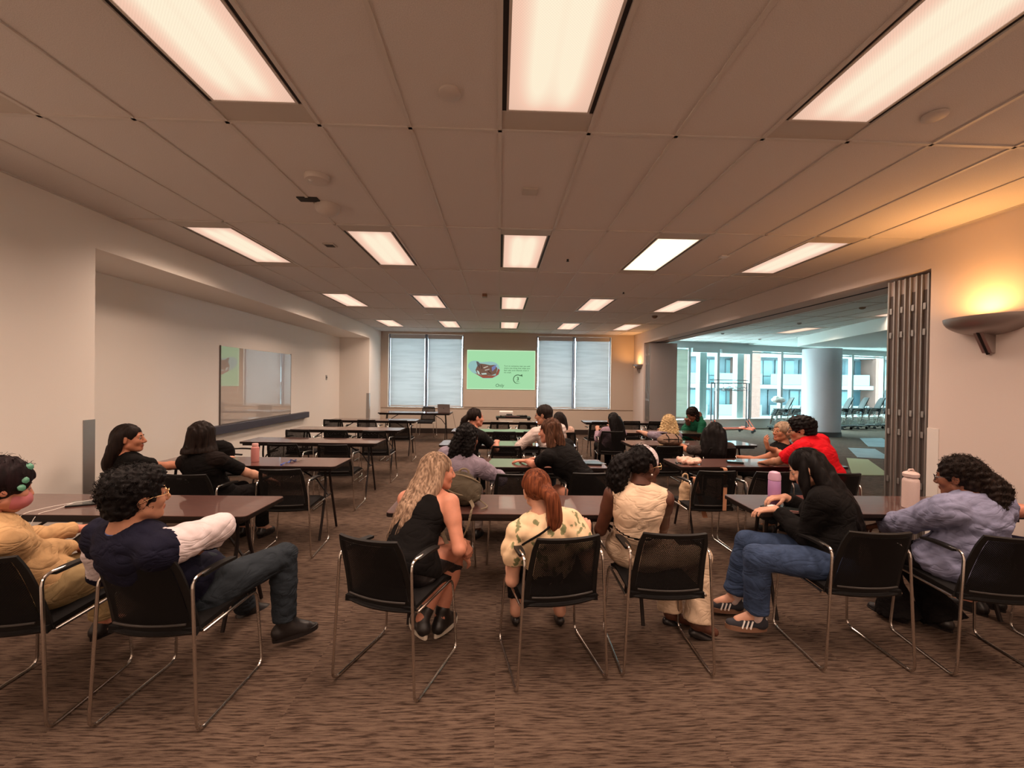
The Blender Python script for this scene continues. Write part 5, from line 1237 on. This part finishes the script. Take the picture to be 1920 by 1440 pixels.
e = empty('phone', (-2.418, 2.450, 0.637), -.6, 'phone held by the person in the tan shirt', 'phone'); e.rotation_euler = (.7, .2, -.7); MB().box(-.036, .036, -.075, .075, 0, .009, .003).build('body', M_BLACK, e); MB().box(-.037, .037, -.076, -.07, -.001, .010).build('metal_edge', M_CHROME, e)

# man in the navy vest
person('man in navy vest with white sleeves and glasses sitting cross-armed', (-1.57, 2.20, .54), (-1.638, 1.940, 1.052), -34, 2, 4, -22, -38, wr=(-1.562, 2.120, 0.677), wl=(-1.92, 2.36, .64), fr=(-1.267, 2.520, 0.131), fl=(-1.692, 2.860, 0.036), w=1.22, fat=1.22, hs=1.06, female=False, sk=OLIVE, elbR=(1, 0, 1.0),
       kneeR=(.2, .4, 1), top=dict(mats=[NAVY, WHT], mat=NAVY, sleeve=1.4, name='vest_and_shirt', fold=.006, g=.016, loose=.012, mi=lambda c, L_: ((np.linalg.norm(c-L_['S'][1], axis=1)+np.linalg.norm(c-L_['E_'][1], axis=1) < .345) | (np.linalg.norm(c-L_['E_'][1], axis=1) < .10) | (np.linalg.norm(c-L_['S'][-1], axis=1)+np.linalg.norm(c-L_['E_'][-1], axis=1) < .33)).astype(int), collar=mat('lanyard_blue', (.05, .08, .22), .6), collar_r=.008), bot=dict(mat=DJ, g=.016, fold=.006), shoes=dict(mat=BSH, sole=BSH, tip=(-6, 0), high=True), footyaw=(-62, -35), back=.05,
       hair=dict(mat=HB, vol=.010, amp=.005, curly=True, earcut=True, glasses=GOLD, low=-.075, frizz=620, add=[((0, .03, .085), (.07, .07, .045))]), det=2)

# girl by the left wall
person('girl with long dark hair and black T-shirt sitting by the left wall', (-3.03, 3.78, .53), (-3.126, 3.620, 1.067), -68, 0, 0, -30, -20, wr=(-2.95, 4.15, .75), wl=(-3.2, 4.2, .70), sk=TAN, top=dict(mat=BK, sleeve=.6), bot=dict(mat=BK2), shoes=dict(mat=BSH), w=.95,
       hair=dict(mat=HDB, locks=long_hair(.30, .055, (.036, .042, .036, .016), -.075, -.02), face=(0, .105, -.03, .068, .078, .092)), det=1)
# woman with the bob
def ex4(i): pass
person('woman with short dark bob and black top with sheer sleeves', (-2.50, 3.80, .53), (-2.585, 3.700, 1.061), 26, -4, 0, -8, -5, wr=(-2.18, 4.05, .62), wl=(-2.70, 4.10, .765), sk=LIGHT, w=1.05, elbR=(.8, -.2, -1), hs=1.04, nd=.0,
       top=dict(mats=[BK, SHEER], mat=BK, sleeve=.8, name='raglan_top', mi=lambda c, L_: (np.minimum(np.linalg.norm(c-L_['S'][1]-L_['A2'][2]*.02, axis=1), np.linalg.norm(c-L_['S'][-1]-L_['A2'][2]*.02, axis=1)) < .085).astype(int)), bot=dict(mat=BK2), shoes=dict(mat=BSH),
       hair=dict(mat=HDB, vol=.016, amp=.005, locks=long_hair(.125, .062, (.03, .034, .034, .02), -.07), low=-.12, strands=60, wisp=.012), det=1)

# blonde woman
bl_l = [([(-.055, -.02, .05), (-.05, -.08, -.06), (-.01, -.18, -.18), (.04, -.28, -.31)], (.034, .042, .036, .010)), ([(-.02, -.07, .05), (.0, -.125, -.07), (.06, -.22, -.19), (.11, -.31, -.34)], (.036, .046, .040, .010)),
        ([(.02, -.07, .05), (.05, -.11, -.07), (.12, -.19, -.19), (.17, -.28, -.33)], (.036, .046, .040, .010)), ([(.055, -.01, .05), (.085, -.035, -.05), (.12, -.09, -.14), (.16, -.15, -.24)], (.028, .034, .030, .010))]
person('blonde woman in black tank top leaning forward with hands together', (-.52, 2.40, .54), (-0.380, 2.660, 1.016), -66, -4, 0, -34, -30, wr=(-0.217, 2.640, 0.574), wl=(-0.268, 2.760, 0.477), fr=(-0.347, 2.600, 0.114), fl=(-0.442, 2.500, 0.165), w=1.10, fat=1.12, sk=ROSY, elbR=(.2, -.7, -.6), elbL=(-.6, 0, -.7), nd=.0,
       top=dict(kind='tank', mat=BK, name='tank_top', g=.012, fold=.003, drape=True), bot=dict(mat=DF, len=1.28, name='cropped_leggings', g=.010), shoes=dict(mat=BSH, sole=CSOLE, high=True), footyaw=(-25, 30), hR=dict(curl=.75, d=(.45, .2, -.85), n=(-.6, .4, -.2)), hL=dict(curl=.6, d=(.75, .1, -.6), n=(-.2, .2, -.9)),
       hair=dict(mat=HBL, locks=bl_l, strands=700, wisp=.07, wave=.010, face=(0, .125, -.03, .060, .086, .098)), det=2)

# woman in the floral blouse
pt = [([(0, -.085, .03), (.035, -.135, -.01), (.045, -.145, -.12), (.02, -.13, -.26)], (.024, .036, .034, .012)), ([(0, -.085, .03), (.05, -.13, -.03), (.07, -.14, -.14), (.05, -.135, -.24)], (.02, .026, .024, .010))]
def ex6(i): MB().tube([tuple(i['hl']((.022+.018*math.cos(a), -.105+.014*math.sin(a), .02-.018*math.cos(a)))-i['org']) for a in [2*PI*k/12 for k in range(12)]], .007, 6, True).build('hair_tie', hairmat(*HAU), i['root'], True)
person('woman with auburn ponytail and cream floral puff-sleeve blouse', (.31, 2.42, .54), (0.224, 2.400, 0.972), 16, -4, -10, 6, 4, wr=(0.542, 2.500, 0.682), wl=(.10, 2.56, .60), fr=(.42, 2.72, .09), fl=(.13, 2.72, .09), w=1.0, sk=LIGHT, elbR=(.45, -.3, -1), elbL=(-.1, -.2, -1), hR=dict(curl=.4),
       top=dict(mat=FLO, sleeve=.62, puff=True, name='blouse', fold=.008, g=.013, vneck=0), bot=dict(mat=BK2, len=1.8), shoes=dict(mat=BSH, kind='heel'),
       hair=dict(mat=HAU, locks=pt, strands=220, wisp=.03, nape=False, add=[((0, -.085, .01), (.045, .03, .05))]), det=2, extra=ex6)
tag(MB().tube(lockpts([(.36, 2.36, .86), (.27, 2.24, .80), (.16, 2.26, .72), (.10, 2.36, .64)], 5), .006, 6).build('bag_strap', BK, None, True), 'thin black bag strap across the back of the floral blouse', 'strap')

# woman with the white headband
hb_l = [([(-.02, -.10, .05), (-.05, -.145, .01), (-.07, -.16, -.08), (-.07, -.16, -.16)], (.026, .046, .048, .020)), ([(-.01, -.10, .05), (-.02, -.145, -.02), (-.03, -.16, -.10), (-.04, -.16, -.18)], (.026, .040, .040, .014))]
def ex7(i):
    h, HF, o = i['h'], i['HF'], i['org']
    V, Q = field([ell(h(0, -.020, .034), V3(.0885, .1085, .0975)*i['hs'], HF, .01)], .005, [ell(h(0, -.02, .034), V3(.083, .1035, .0935)*i['hs'], HF, .004)], None, [(h(0, .086, .060), unit(HF[1]*.86+HF[2]*.5)), (h(0, .008, .07), unit(-HF[1]*.86-HF[2]*.5)), (h(0, 0, -.012), -HF[2])])
    mesh_np('headband', [(V, Q)], WHT, i['root'], o)
    for q in (-1, 1): MB().lathe([(.001, -.006), (.006, 0), (.001, .006)], 8, tuple(h(q*.078, -.004, -.04)-o)).build('earring', mat('pearl', (.8, .75, .7), .2), i['root'], True)
def cream_bands(c, L_):
    d = (c-L_['P'])@L_['A0'][2]; return ((d > .183) & (d < .193)).astype(int)
person('woman with white headband and cream sleeveless knit top', (.86, 2.60, .54), (0.892, 2.520, 1.092), -68, -2, 0, -10, -48, nd=.0, wr=(1.116, 2.900, 0.441), wl=(.72, 2.85, .60), fr=(1.257, 2.560, 0.091), fl=(1.154, 2.720, 0.069), w=.98, sk=DARKS, elbR=(.5, -.5, -1), hR=dict(curl=.5),
       top=dict(kind='vest', mats=[CRM, BK], mat=CRM, name='knit_vest', g=.014, mi=cream_bands, hem=-.168, collar=BK, collar_r=.004, fold=.003), bot=dict(mat=CRT, g=.010, cuff=.045, len=1.96, waist=.20), shoes=dict(mat=BSH, kind='heel'), footyaw=(-95, -100), kneeR=(.9, .4, .8),
       hair=dict(mat=HB, locks=hb_l, amp=.005, curly=True, strands=160, wisp=.04, wave=.02, frizz=160, nape=False, glasses=GOLD), det=2, extra=ex7)

# woman in jeans and black sweater
hj = [([(-.05, -.03, .05), (-.07, -.09, -.08), (-.06, -.18, -.20), (-.05, -.26, -.35)], (.034, .042, .038, .012)), ([(0, -.07, .05), (-.01, -.135, -.08), (-.01, -.22, -.21), (.0, -.30, -.39)], (.036, .048, .044, .014)), ([(.05, -.03, .05), (.06, -.09, -.08), (.055, -.18, -.21), (.05, -.27, -.37)], (.034, .040, .036, .012)), ([(-.07, .02, .03), (-.083, .02, -.07), (-.085, .0, -.15), (-.09, -.02, -.23)], (.016, .022, .020, .008))]
person('woman with long black hair, black sweater and blue jeans at the right table', (2.04, 2.50, .54), (1.973, 2.600, 1.066), 58, -30, 0, 44, 66, wr=(2.021, 2.860, 0.809), wl=(1.861, 2.720, 0.765), fr=(1.644, 2.820, 0.122), fl=(1.638, 2.560, 0.150), w=1.05, fat=1.12, sk=LIGHT, elbL=(.2, -.8, -.6), elbR=(.8, -.1, -.6),
       hR=dict(curl=.55, d=(-.9, .1, -.1)), hL=dict(curl=.5, d=(-.85, .25, -.12)), top=dict(mat=BK, sleeve=1.9, name='sweater', g=.018, loose=.008, fold=.003), bot=dict(mat=JEAN, g=.016, cuff=.036, len=1.90, fold=.005), shoes=dict(mat=NSH, sole=GSOLE, stripes=WSTR, sock=cloth('pale_sock', (190, 170, 166))), footyaw=(80, 80),
       kneeL=(-.5, -.1, 1), kneeR=(-.5, .3, 1), hair=dict(mat=HB, locks=hj, strands=260, wisp=.04, wave=.006), det=2)
for k, (z, x) in enumerate(((1, 0),)):
    e = empty('white_ring_box', (1.885, 2.800, 0.810), .4, 'small white case under the fingers of the woman in jeans', 'case'); e.location.z = TT+.004; MB().box(-.03, .03, -.018, .018, 0, .022, .007).build('case_body', M_WHITE, e); MB().box(-.0305, .0305, -.0185, .0185, .013, .0145).build('lid_seam', M_ALU, e)

# woman in the light blue shirt
cu = [([(.01, -.09, .04), (.04, -.13, -.01), (.06, -.14, -.09), (.06, -.12, -.20)], (.034, .036, .042, .020)), ([(-.01, -.09, .02), (.02, -.13, -.06), (.03, -.14, -.15), (.045, -.13, -.24)], (.030, .036, .036, .014)), ([(.02, -.10, .03), (.08, -.15, -.03), (.105, -.155, -.08), (.105, -.15, -.12)], (.024, .028, .026, .010))]
person('woman with dark curly ponytail, glasses and pale blue shirt at right', (2.84, 2.44, .54), (2.824, 2.460, 1.046), 24, -8, 0, 12, 14, nd=-.02, wl=(2.66, 2.86, .60), wr=(3.10, 2.80, .66), fl=(2.749, 2.760, 0.078), fr=(2.95, 2.66, .09), w=1.28, fat=1.30, sk=BROWN, elbL=(-.8, -.3, -.6), elbR=(.8, -.4, -.5), hs=1.04,
       top=dict(mat=LBL, sleeve=1.85, name='shirt', g=.020, loose=.012, fold=.008, drape=True, hem=.09), bot=dict(mat=BK2, g=.016, flare=.125, len=1.9), shoes=dict(mat=BSH),
       hair=dict(mat=HDB, vol=.004, locks=cu, amp=.005, curly=True, strands=160, wave=.03, wisp=.03, frizz=700, glasses=BLKF), det=2)
# man in red
person('man with glasses in a bright red polo shirt turned to his neighbour', (3.16, 3.96, .55), (3.019, 4.060, 1.150), 54, -8, 0, 30, 15, nd=-.045, wl=(2.84, 4.32, .775), wr=(3.05, 4.3, .775), w=1.32, fat=1.35, hs=1.08, female=False, sk=OLIVE, elbL=(-.7, -.4, -.5),
       top=dict(mat=RED, sleeve=.75, name='polo_shirt', g=.018, loose=.008, fold=.005, collar=RED), bot=dict(mat=DJ, g=.014), shoes=dict(mat=BSH), back=.06,
       hair=dict(mat=HB, vol=.008, amp=.006, curly=True, earcut=True, low=-.05, glasses=BLKF, add=[((0, .03, .09), (.06, .06, .035))], frizz=30), det=1)
# laughing woman
person('laughing grey-haired woman with glasses and black sleeveless top raising a hand', (3.42, 5.16, .52), (3.463, 4.980, 1.020), 98, 6, 0, 52, 50, wr=(3.201, 4.840, 0.844), wl=(3.05, 5.25, .66), w=1.12, fat=1.2, sk=TAN, elbR=(.1, -.5, -1), hR=dict(curl=.5, d=(-.3, 0, .95), n=(.8, 0, 0)),
       top=dict(kind='vest', mat=BK, name='sleeveless_top'), bot=dict(mat=BK2), shoes=dict(mat=BSH), hair=dict(mat=HGR, vol=.008, glasses=GOLD, amp=.004), det=1)
# woman with long black hair, dark grey T-shirt
person('woman with long black hair and dark grey T-shirt in the third row', (2.76, 5.30, .53), (2.720, 5.140, 0.979), -38, -2, 0, -6, 0, wr=(3.02, 5.62, .76), wl=(2.5, 5.66, .76), w=1.15, fat=1.15, sk=TAN, elbR=(.9, -.2, -.5),
       top=dict(mat=DGR, sleeve=.75), bot=dict(mat=DJ), shoes=dict(mat=BSH), hair=dict(mat=HB, vol=.012, locks=long_hair(.40, .075, (.045, .055, .052, .026), -.08, -.02)), det=1)
# blond curls
person('woman with curly blond hair and pale lavender top in the fourth row', (2.66, 6.80, .53), (2.732, 6.600, 0.941), -18, -8, 0, 10, 5, wr=(2.85, 7.1, .76), wl=(2.42, 7.12, .76), w=1.15, fat=1.15, sk=LIGHT, elbL=(-.9, -.2, -.5),
       top=dict(mat=LAV, sleeve=.75), bot=dict(mat=JEAN), shoes=dict(mat=BSH), hair=dict(mat=HYB, vol=.022, amp=.007, curly=True, locks=long_hair(.18, .07, (.04, .05, .045, .025), -.06), frizz=220, sr=.0022), det=1)
# green polo
person('person in green polo shirt bending over with hand on forehead', (3.48, 7.72, .52), (3.471, 7.360, 1.042), 98, -34, 0, 100, 110, nd=-.08, wr=(3.320, 7.240, 0.947), wl=(3.314, 7.300, 0.694), w=1.15, fat=1.15, sk=BROWN, elbR=(-.5, -.5, -1), elbL=(-.3, -.3, -1), female=False,
       top=dict(mat=GRN, sleeve=.75, collar=GRN), bot=dict(mat=DJ), shoes=dict(mat=BSH), hair=dict(mat=HDB, vol=.008, amp=.005, curly=True, locks=long_hair(.12, .055, (.03, .03, .028, .018), -.06)), det=1)
# girl with very long black hair
person('girl with very long straight black hair in the fourth row', (1.86, 6.92, .53), (1.896, 6.860, 0.976), 20, -4, 0, 6, 0, wr=(2.0, 7.2, .76), wl=(1.72, 7.2, .76), w=1.0, sk=OLIVE, top=dict(mat=PUR, sleeve=1.8, name='long_sleeve_top'), bot=dict(mat=BK2), shoes=dict(mat=BSH),
       hair=dict(mat=HB, locks=long_hair(.52, .06, (.04, .055, .056, .03), -.08, -.03, side=.05)), det=0)
# woman in black T-shirt leaning
bh = [([(-.06, -.02, .04), (-.08, -.03, -.07), (-.085, -.05, -.15), (-.09, -.06, -.21)], (.030, .036, .034, .016)), ([(0, -.08, .04), (-.01, -.11, -.07), (-.02, -.125, -.16), (-.03, -.12, -.23)], (.034, .044, .040, .018)), ([(.06, -.03, .04), (.06, -.07, -.06), (.045, -.10, -.16), (.03, -.11, -.24)], (.030, .038, .036, .016))]
person('smiling woman with brown wavy hair and black T-shirt leaning left', (.84, 3.86, .55), (0.490, 4.000, 1.121), 66, -6, 4, 38, 20, wl=(.30, 4.28, .775), wr=(.46, 4.42, .775), w=1.08, fat=1.08, sk=ROSY, elbL=(-.2, -.9, -.6), hL=dict(curl=.3, d=(-.95, .2, 0)), hR=dict(curl=.3, d=(-.95, .2, 0)),
       top=dict(mat=BK, sleeve=.62, loose=.006), bot=dict(mat=BK2), shoes=dict(mat=BSH), hair=dict(mat=HBR, locks=bh, strands=160, wisp=.03, wave=.014, amp=.005), det=1, back=.04)
# woman with black curls
ck = [([(-.05, -.03, .05), (-.09, -.06, -.06), (-.12, -.09, -.17), (-.13, -.10, -.27)], (.045, .055, .050, .024)), ([(0, -.08, .05), (-.02, -.12, -.08), (-.06, -.14, -.20), (-.07, -.14, -.31)], (.045, .055, .050, .022)), ([(.06, -.03, .05), (.07, -.06, -.06), (.05, -.09, -.17), (.03, -.11, -.26)], (.040, .048, .040, .018))]
person('woman with long black curls and pale lavender shirt, middle block', (-.42, 3.80, .54), (-0.280, 3.860, 1.061), -40, -6, 0, -18, -14, wr=(-.05, 4.10, .72), wl=(-.5, 4.16, .765), w=1.12, fat=1.1, sk=BROWN, elbR=(.9, -.2, -.6),
       top=dict(mat=LAV, sleeve=1.5, name='shirt', loose=.012, fold=.006), bot=dict(mat=OFFW, g=.016), shoes=dict(mat=BSH), hair=dict(mat=HB, vol=.010, locks=ck, amp=.006, curly=True, strands=160, wave=.03, frizz=300), det=1)
# ponytailed woman
pq = [([(0, -.09, .02), (-.02, -.14, -.02), (-.04, -.16, -.12), (-.04, -.16, -.22)], (.022, .036, .034, .014))]
person('smiling woman with dark low ponytail leaning on the third-row middle table', (-.42, 5.24, .54), (-0.293, 5.300, 1.126), -66, -2, 0, -30, -12, wr=(-.02, 5.52, .775), wl=(-.25, 5.6, .775), w=1.05, fat=1.08, sk=ROSY, elbR=(.6, -.5, -.8), top=dict(mat=BK2, sleeve=.6), bot=dict(mat=BK2), shoes=dict(mat=BSH),
       hair=dict(mat=HDB, locks=pq, earcut=True, nape=False), det=1)
# man in white
person('man with short dark hair and glasses in a white shirt', (.72, 5.26, .55), (0.579, 5.380, 1.163), 68, -6, 0, 22, 10, wl=(.36, 5.50, .775), wr=(.62, 5.6, .775), w=1.15, fat=1.12, hs=1.06, female=False, sk=OLIVE, elbL=(-.8, -.4, -.5), top=dict(mat=OFFW, sleeve=1.85, name='shirt', loose=.01, fold=.006, collar=OFFW), bot=dict(mat=DJ), shoes=dict(mat=BSH),
       hair=dict(mat=HDB, vol=.004, amp=.003, earcut=True, low=-.05, glasses=BLKF), det=1)
# woman behind him
person('woman with dark hair and beige top behind the man in white', (1.04, 6.72, .53), (0.944, 6.500, 0.991), 12, -4, 0, 5, 0, w=1.0, sk=LIGHT, wr=(1.1, 7.0, .76), wl=(.86, 7.05, .76), top=dict(mat=BEI, sleeve=.7), bot=dict(mat=BK2), shoes=dict(mat=BSH), hair=dict(mat=HDB, vol=.008, locks=long_hair(.20, .06, (.038, .044, .04, .02), -.06)), det=0)
# person at the right edge
person('person mostly outside the right edge, only an elbow and dark trousers showing', (3.62, 2.42, .54), (3.66, 2.40, 1.12), 20, 0, 0, 18, 15, wl=(3.32, 2.80, .72), wr=(3.8, 2.85, .74), w=1.1, sk=ROSY, elbL=(-.9, -.5, -.3), top=dict(mat=BK2, sleeve=.6), bot=dict(mat=NAVY), shoes=dict(mat=BSH), hair=dict(mat=HDB, amp=.003), det=0)

# ---------------------------------------------------------------- bags and cloths
def bag(name, label, prims, m, loc, vox=.008, fold=.008, sub=(), cat='bag', smooth=.5):
    e = empty(name, loc, 0, label, cat); V, Q = field(prims, vox, sub, disp_folds(len(label), fold)); V = relax(V, Q, 1, smooth); mesh_np('bag_body' if cat in ('bag', 'backpack') else 'folded_cloth', [(V, Q)], m, e, V3(0, 0, 0)); return e
M_BP = cloth('olive_nylon', (70, 62, 50)); M_BPL = cloth('grey_webbing', (122, 110, 92)); M_TAUP = cloth('taupe_nylon', (120, 98, 84)); M_TOTE = cloth('cream_canvas', (196, 166, 134)); M_STRAP = mat('peach_strap', lin(176, 124, 92), .6)
bx, by = -.26, 2.93
e = bag('backpack', 'olive-brown backpack lying on the left end of the near middle table', [ell((0, 0, .085), (.15, .13, .085), k=.03), ell((-.02, .04, .12), (.12, .10, .085), k=.03), ell((.03, -.07, .06), (.11, .08, .055), k=.03)], M_BP, (bx, by, TT), sub=[ell((0, 0, -.05), (.3, .3, .048), k=.01)])
for pts in ([(-.10, -.08, .12), (-.04, -.13, .10), (.05, -.14, .08), (.12, -.10, .07), (.14, -.02, .08)], [(-.08, .02, .19), (.0, -.02, .195), (.08, -.02, .17), (.13, .02, .13)]): MB().tube(lockpts([tuple(p) for p in pts], 5), .006, 6).build('zip_line', M_BPL, e, True)
MB().tube([(.02+.035*math.cos(a), .0, .205+.03*math.sin(a)) for a in [PI*k/8 for k in range(9)]], .007, 6).build('grab_handle', M_BPL, e, True)
def strap_fn(P, w, ax=(1, 0, 0)):
    L_ = lockpts(P, 5); n = len(L_); a = V3(*ax)
    return MB().grid(3, n, lambda u, v: tuple(L_[min(n-1, int(round(v*(n-1))))]+a*(u-.5)*w), .004)
strap_fn([(.06, -.10, .06), (.10, -.20, .03), (.09, -.262, .015), (.06, -.285, -.10), (-.02, -.295, -.22), (-.09, -.28, -.10), (-.08, -.27, .01)], .030, (.5, .6, .5)).build('shoulder_strap', M_BPL, e, True)
MB().tube(lockpts([(.12, -.05, .04), (.17, -.10, .02), (.19, -.15, .012), (.15, -.20, .012)], 4), .005, 6).build('side_cord', M_BPL, e, True)
e = bag('backpack', 'taupe backpack lying on the third-row right table', [ell((0, 0, .07), (.17, .12, .072), k=.03), ell((.02, .03, .10), (.14, .09, .055), k=.03)], M_TAUP, (2.36, 5.66, TT-.002), .010, sub=[ell((0, 0, -.05), (.3, .3, .046), k=.01)])
for s in (-.06, .07): MB().tube([(s, -.12, .06), (s+.01, -.09, .12), (s, -.02, .155)], .006, 6).build('compression_strap', BK, e, True)
MB().tube([(-.12, -.08, .09), (-.05, -.115, .10), (.05, -.115, .10), (.14, -.07, .085)], .005, 6).build('zip_line', BK, e, True)
e = bag('black_bag', 'black bag standing on the second-row left table behind the woman with the bob', [ell((0, 0, .10), (.13, .06, .12), k=.03), cone((-.10, 0, .15), (-.12, 0, .21), .03, .012, .03), ell((.07, .0, .10), (.08, .055, .10), k=.03)], BK, (-2.83, 4.30, TT-.004), .010, sub=[ell((0, 0, -.05), (.3, .3, .045), k=.01)])
MB().tube([(-.10, 0, .20), (-.02, 0, .17), (.08, 0, .19)], .006, 6).build('top_strap', BK2, e, True)
e = bag('crumpled_cloth', 'crumpled pale pink cloth on the second-row right table', [ell((0, 0, .028), (.12, .07, .03), k=.03), ell((-.05, .02, .045), (.08, .05, .026), k=.03), cone((-.11, .03, .05), (-.04, .0, .05), .016, .02, .02), cone((.03, 0, .05), (.12, .03, .045), .02, .014, .02)], cloth('pale_pink_cloth', (214, 172, 156)), (2.04, 4.36, TT-.002), .006, .014, [ell((0, 0, -.05), (.3, .3, .052), k=.01)], cat='cloth')
e = empty('key_bunch', (1.90, 4.33, TT), 0, 'small bunch of keys and cords left of the crumpled pink cloth', 'keys'); MB().tube([(.028*math.cos(a), .022*math.sin(a), .014+.008*math.sin(3*a)) for a in [2*PI*k/14 for k in range(14)]], .0045, 5, True).build('cord', M_BLACK, e, True)
for k in range(3): MB().box(-.01+.012*k, .03+.012*k, -.02+.012*k, -.012+.012*k, .004*k, .004*k+.003).build('key', M_CHROME, e)
e = bag('tote_bag', 'cream tote bag hanging below the second-row right table', [ell((0, 0, -.10), (.055, .045, .12), k=.03), ell((0, 0, -.19), (.065, .055, .06), k=.03)], M_TOTE, (1.84, 4.03, .62), .008, .008)
MB().tube(lockpts([(-.03, 0, 0), (-.02, 0, .08), (.02, 0, .08), (.03, 0, 0)], 4), .008, 6).build('carry_handle', M_TOTE, e, True)
def hang(name, label, x, y, ztop, L_, lean, w=.034):
    e = empty(name, (x, y, ztop), 0, label, 'strap'); strap_fn([(0, .05, .004), (0, .0, .008), (0, -.012, -.03), (lean*.4, -.016, -L_*.45), (lean, -.02, -L_)], w).build('webbing', M_STRAP, e, True)
    MB().box(-w*.62+lean*.35, w*.62+lean*.35, -.028, -.012, -L_*.42, -L_*.37).build('buckle', M_BLACK, e); return e
hang('hanging_strap', 'peach strap hanging straight over the chair back, second-row right table', 2.075, 3.74, .815, .37, -.01)
hang('hanging_strap', 'peach strap hanging slanted beside the cream tote bag', 1.86, 3.86, .70, .36, .09, .045)
e = bag('white_bag', 'white plastic bag lying on the stacked chairs left of the column', [ell((0, 0, .08), (.22, .16, .10), k=.03), ell((-.06, 0, .14), (.12, .1, .08), k=.03)], M_WHITE, (9.68, wy(9.8)-.78, .98), .02, .02)
for k in range(1, 4): pass
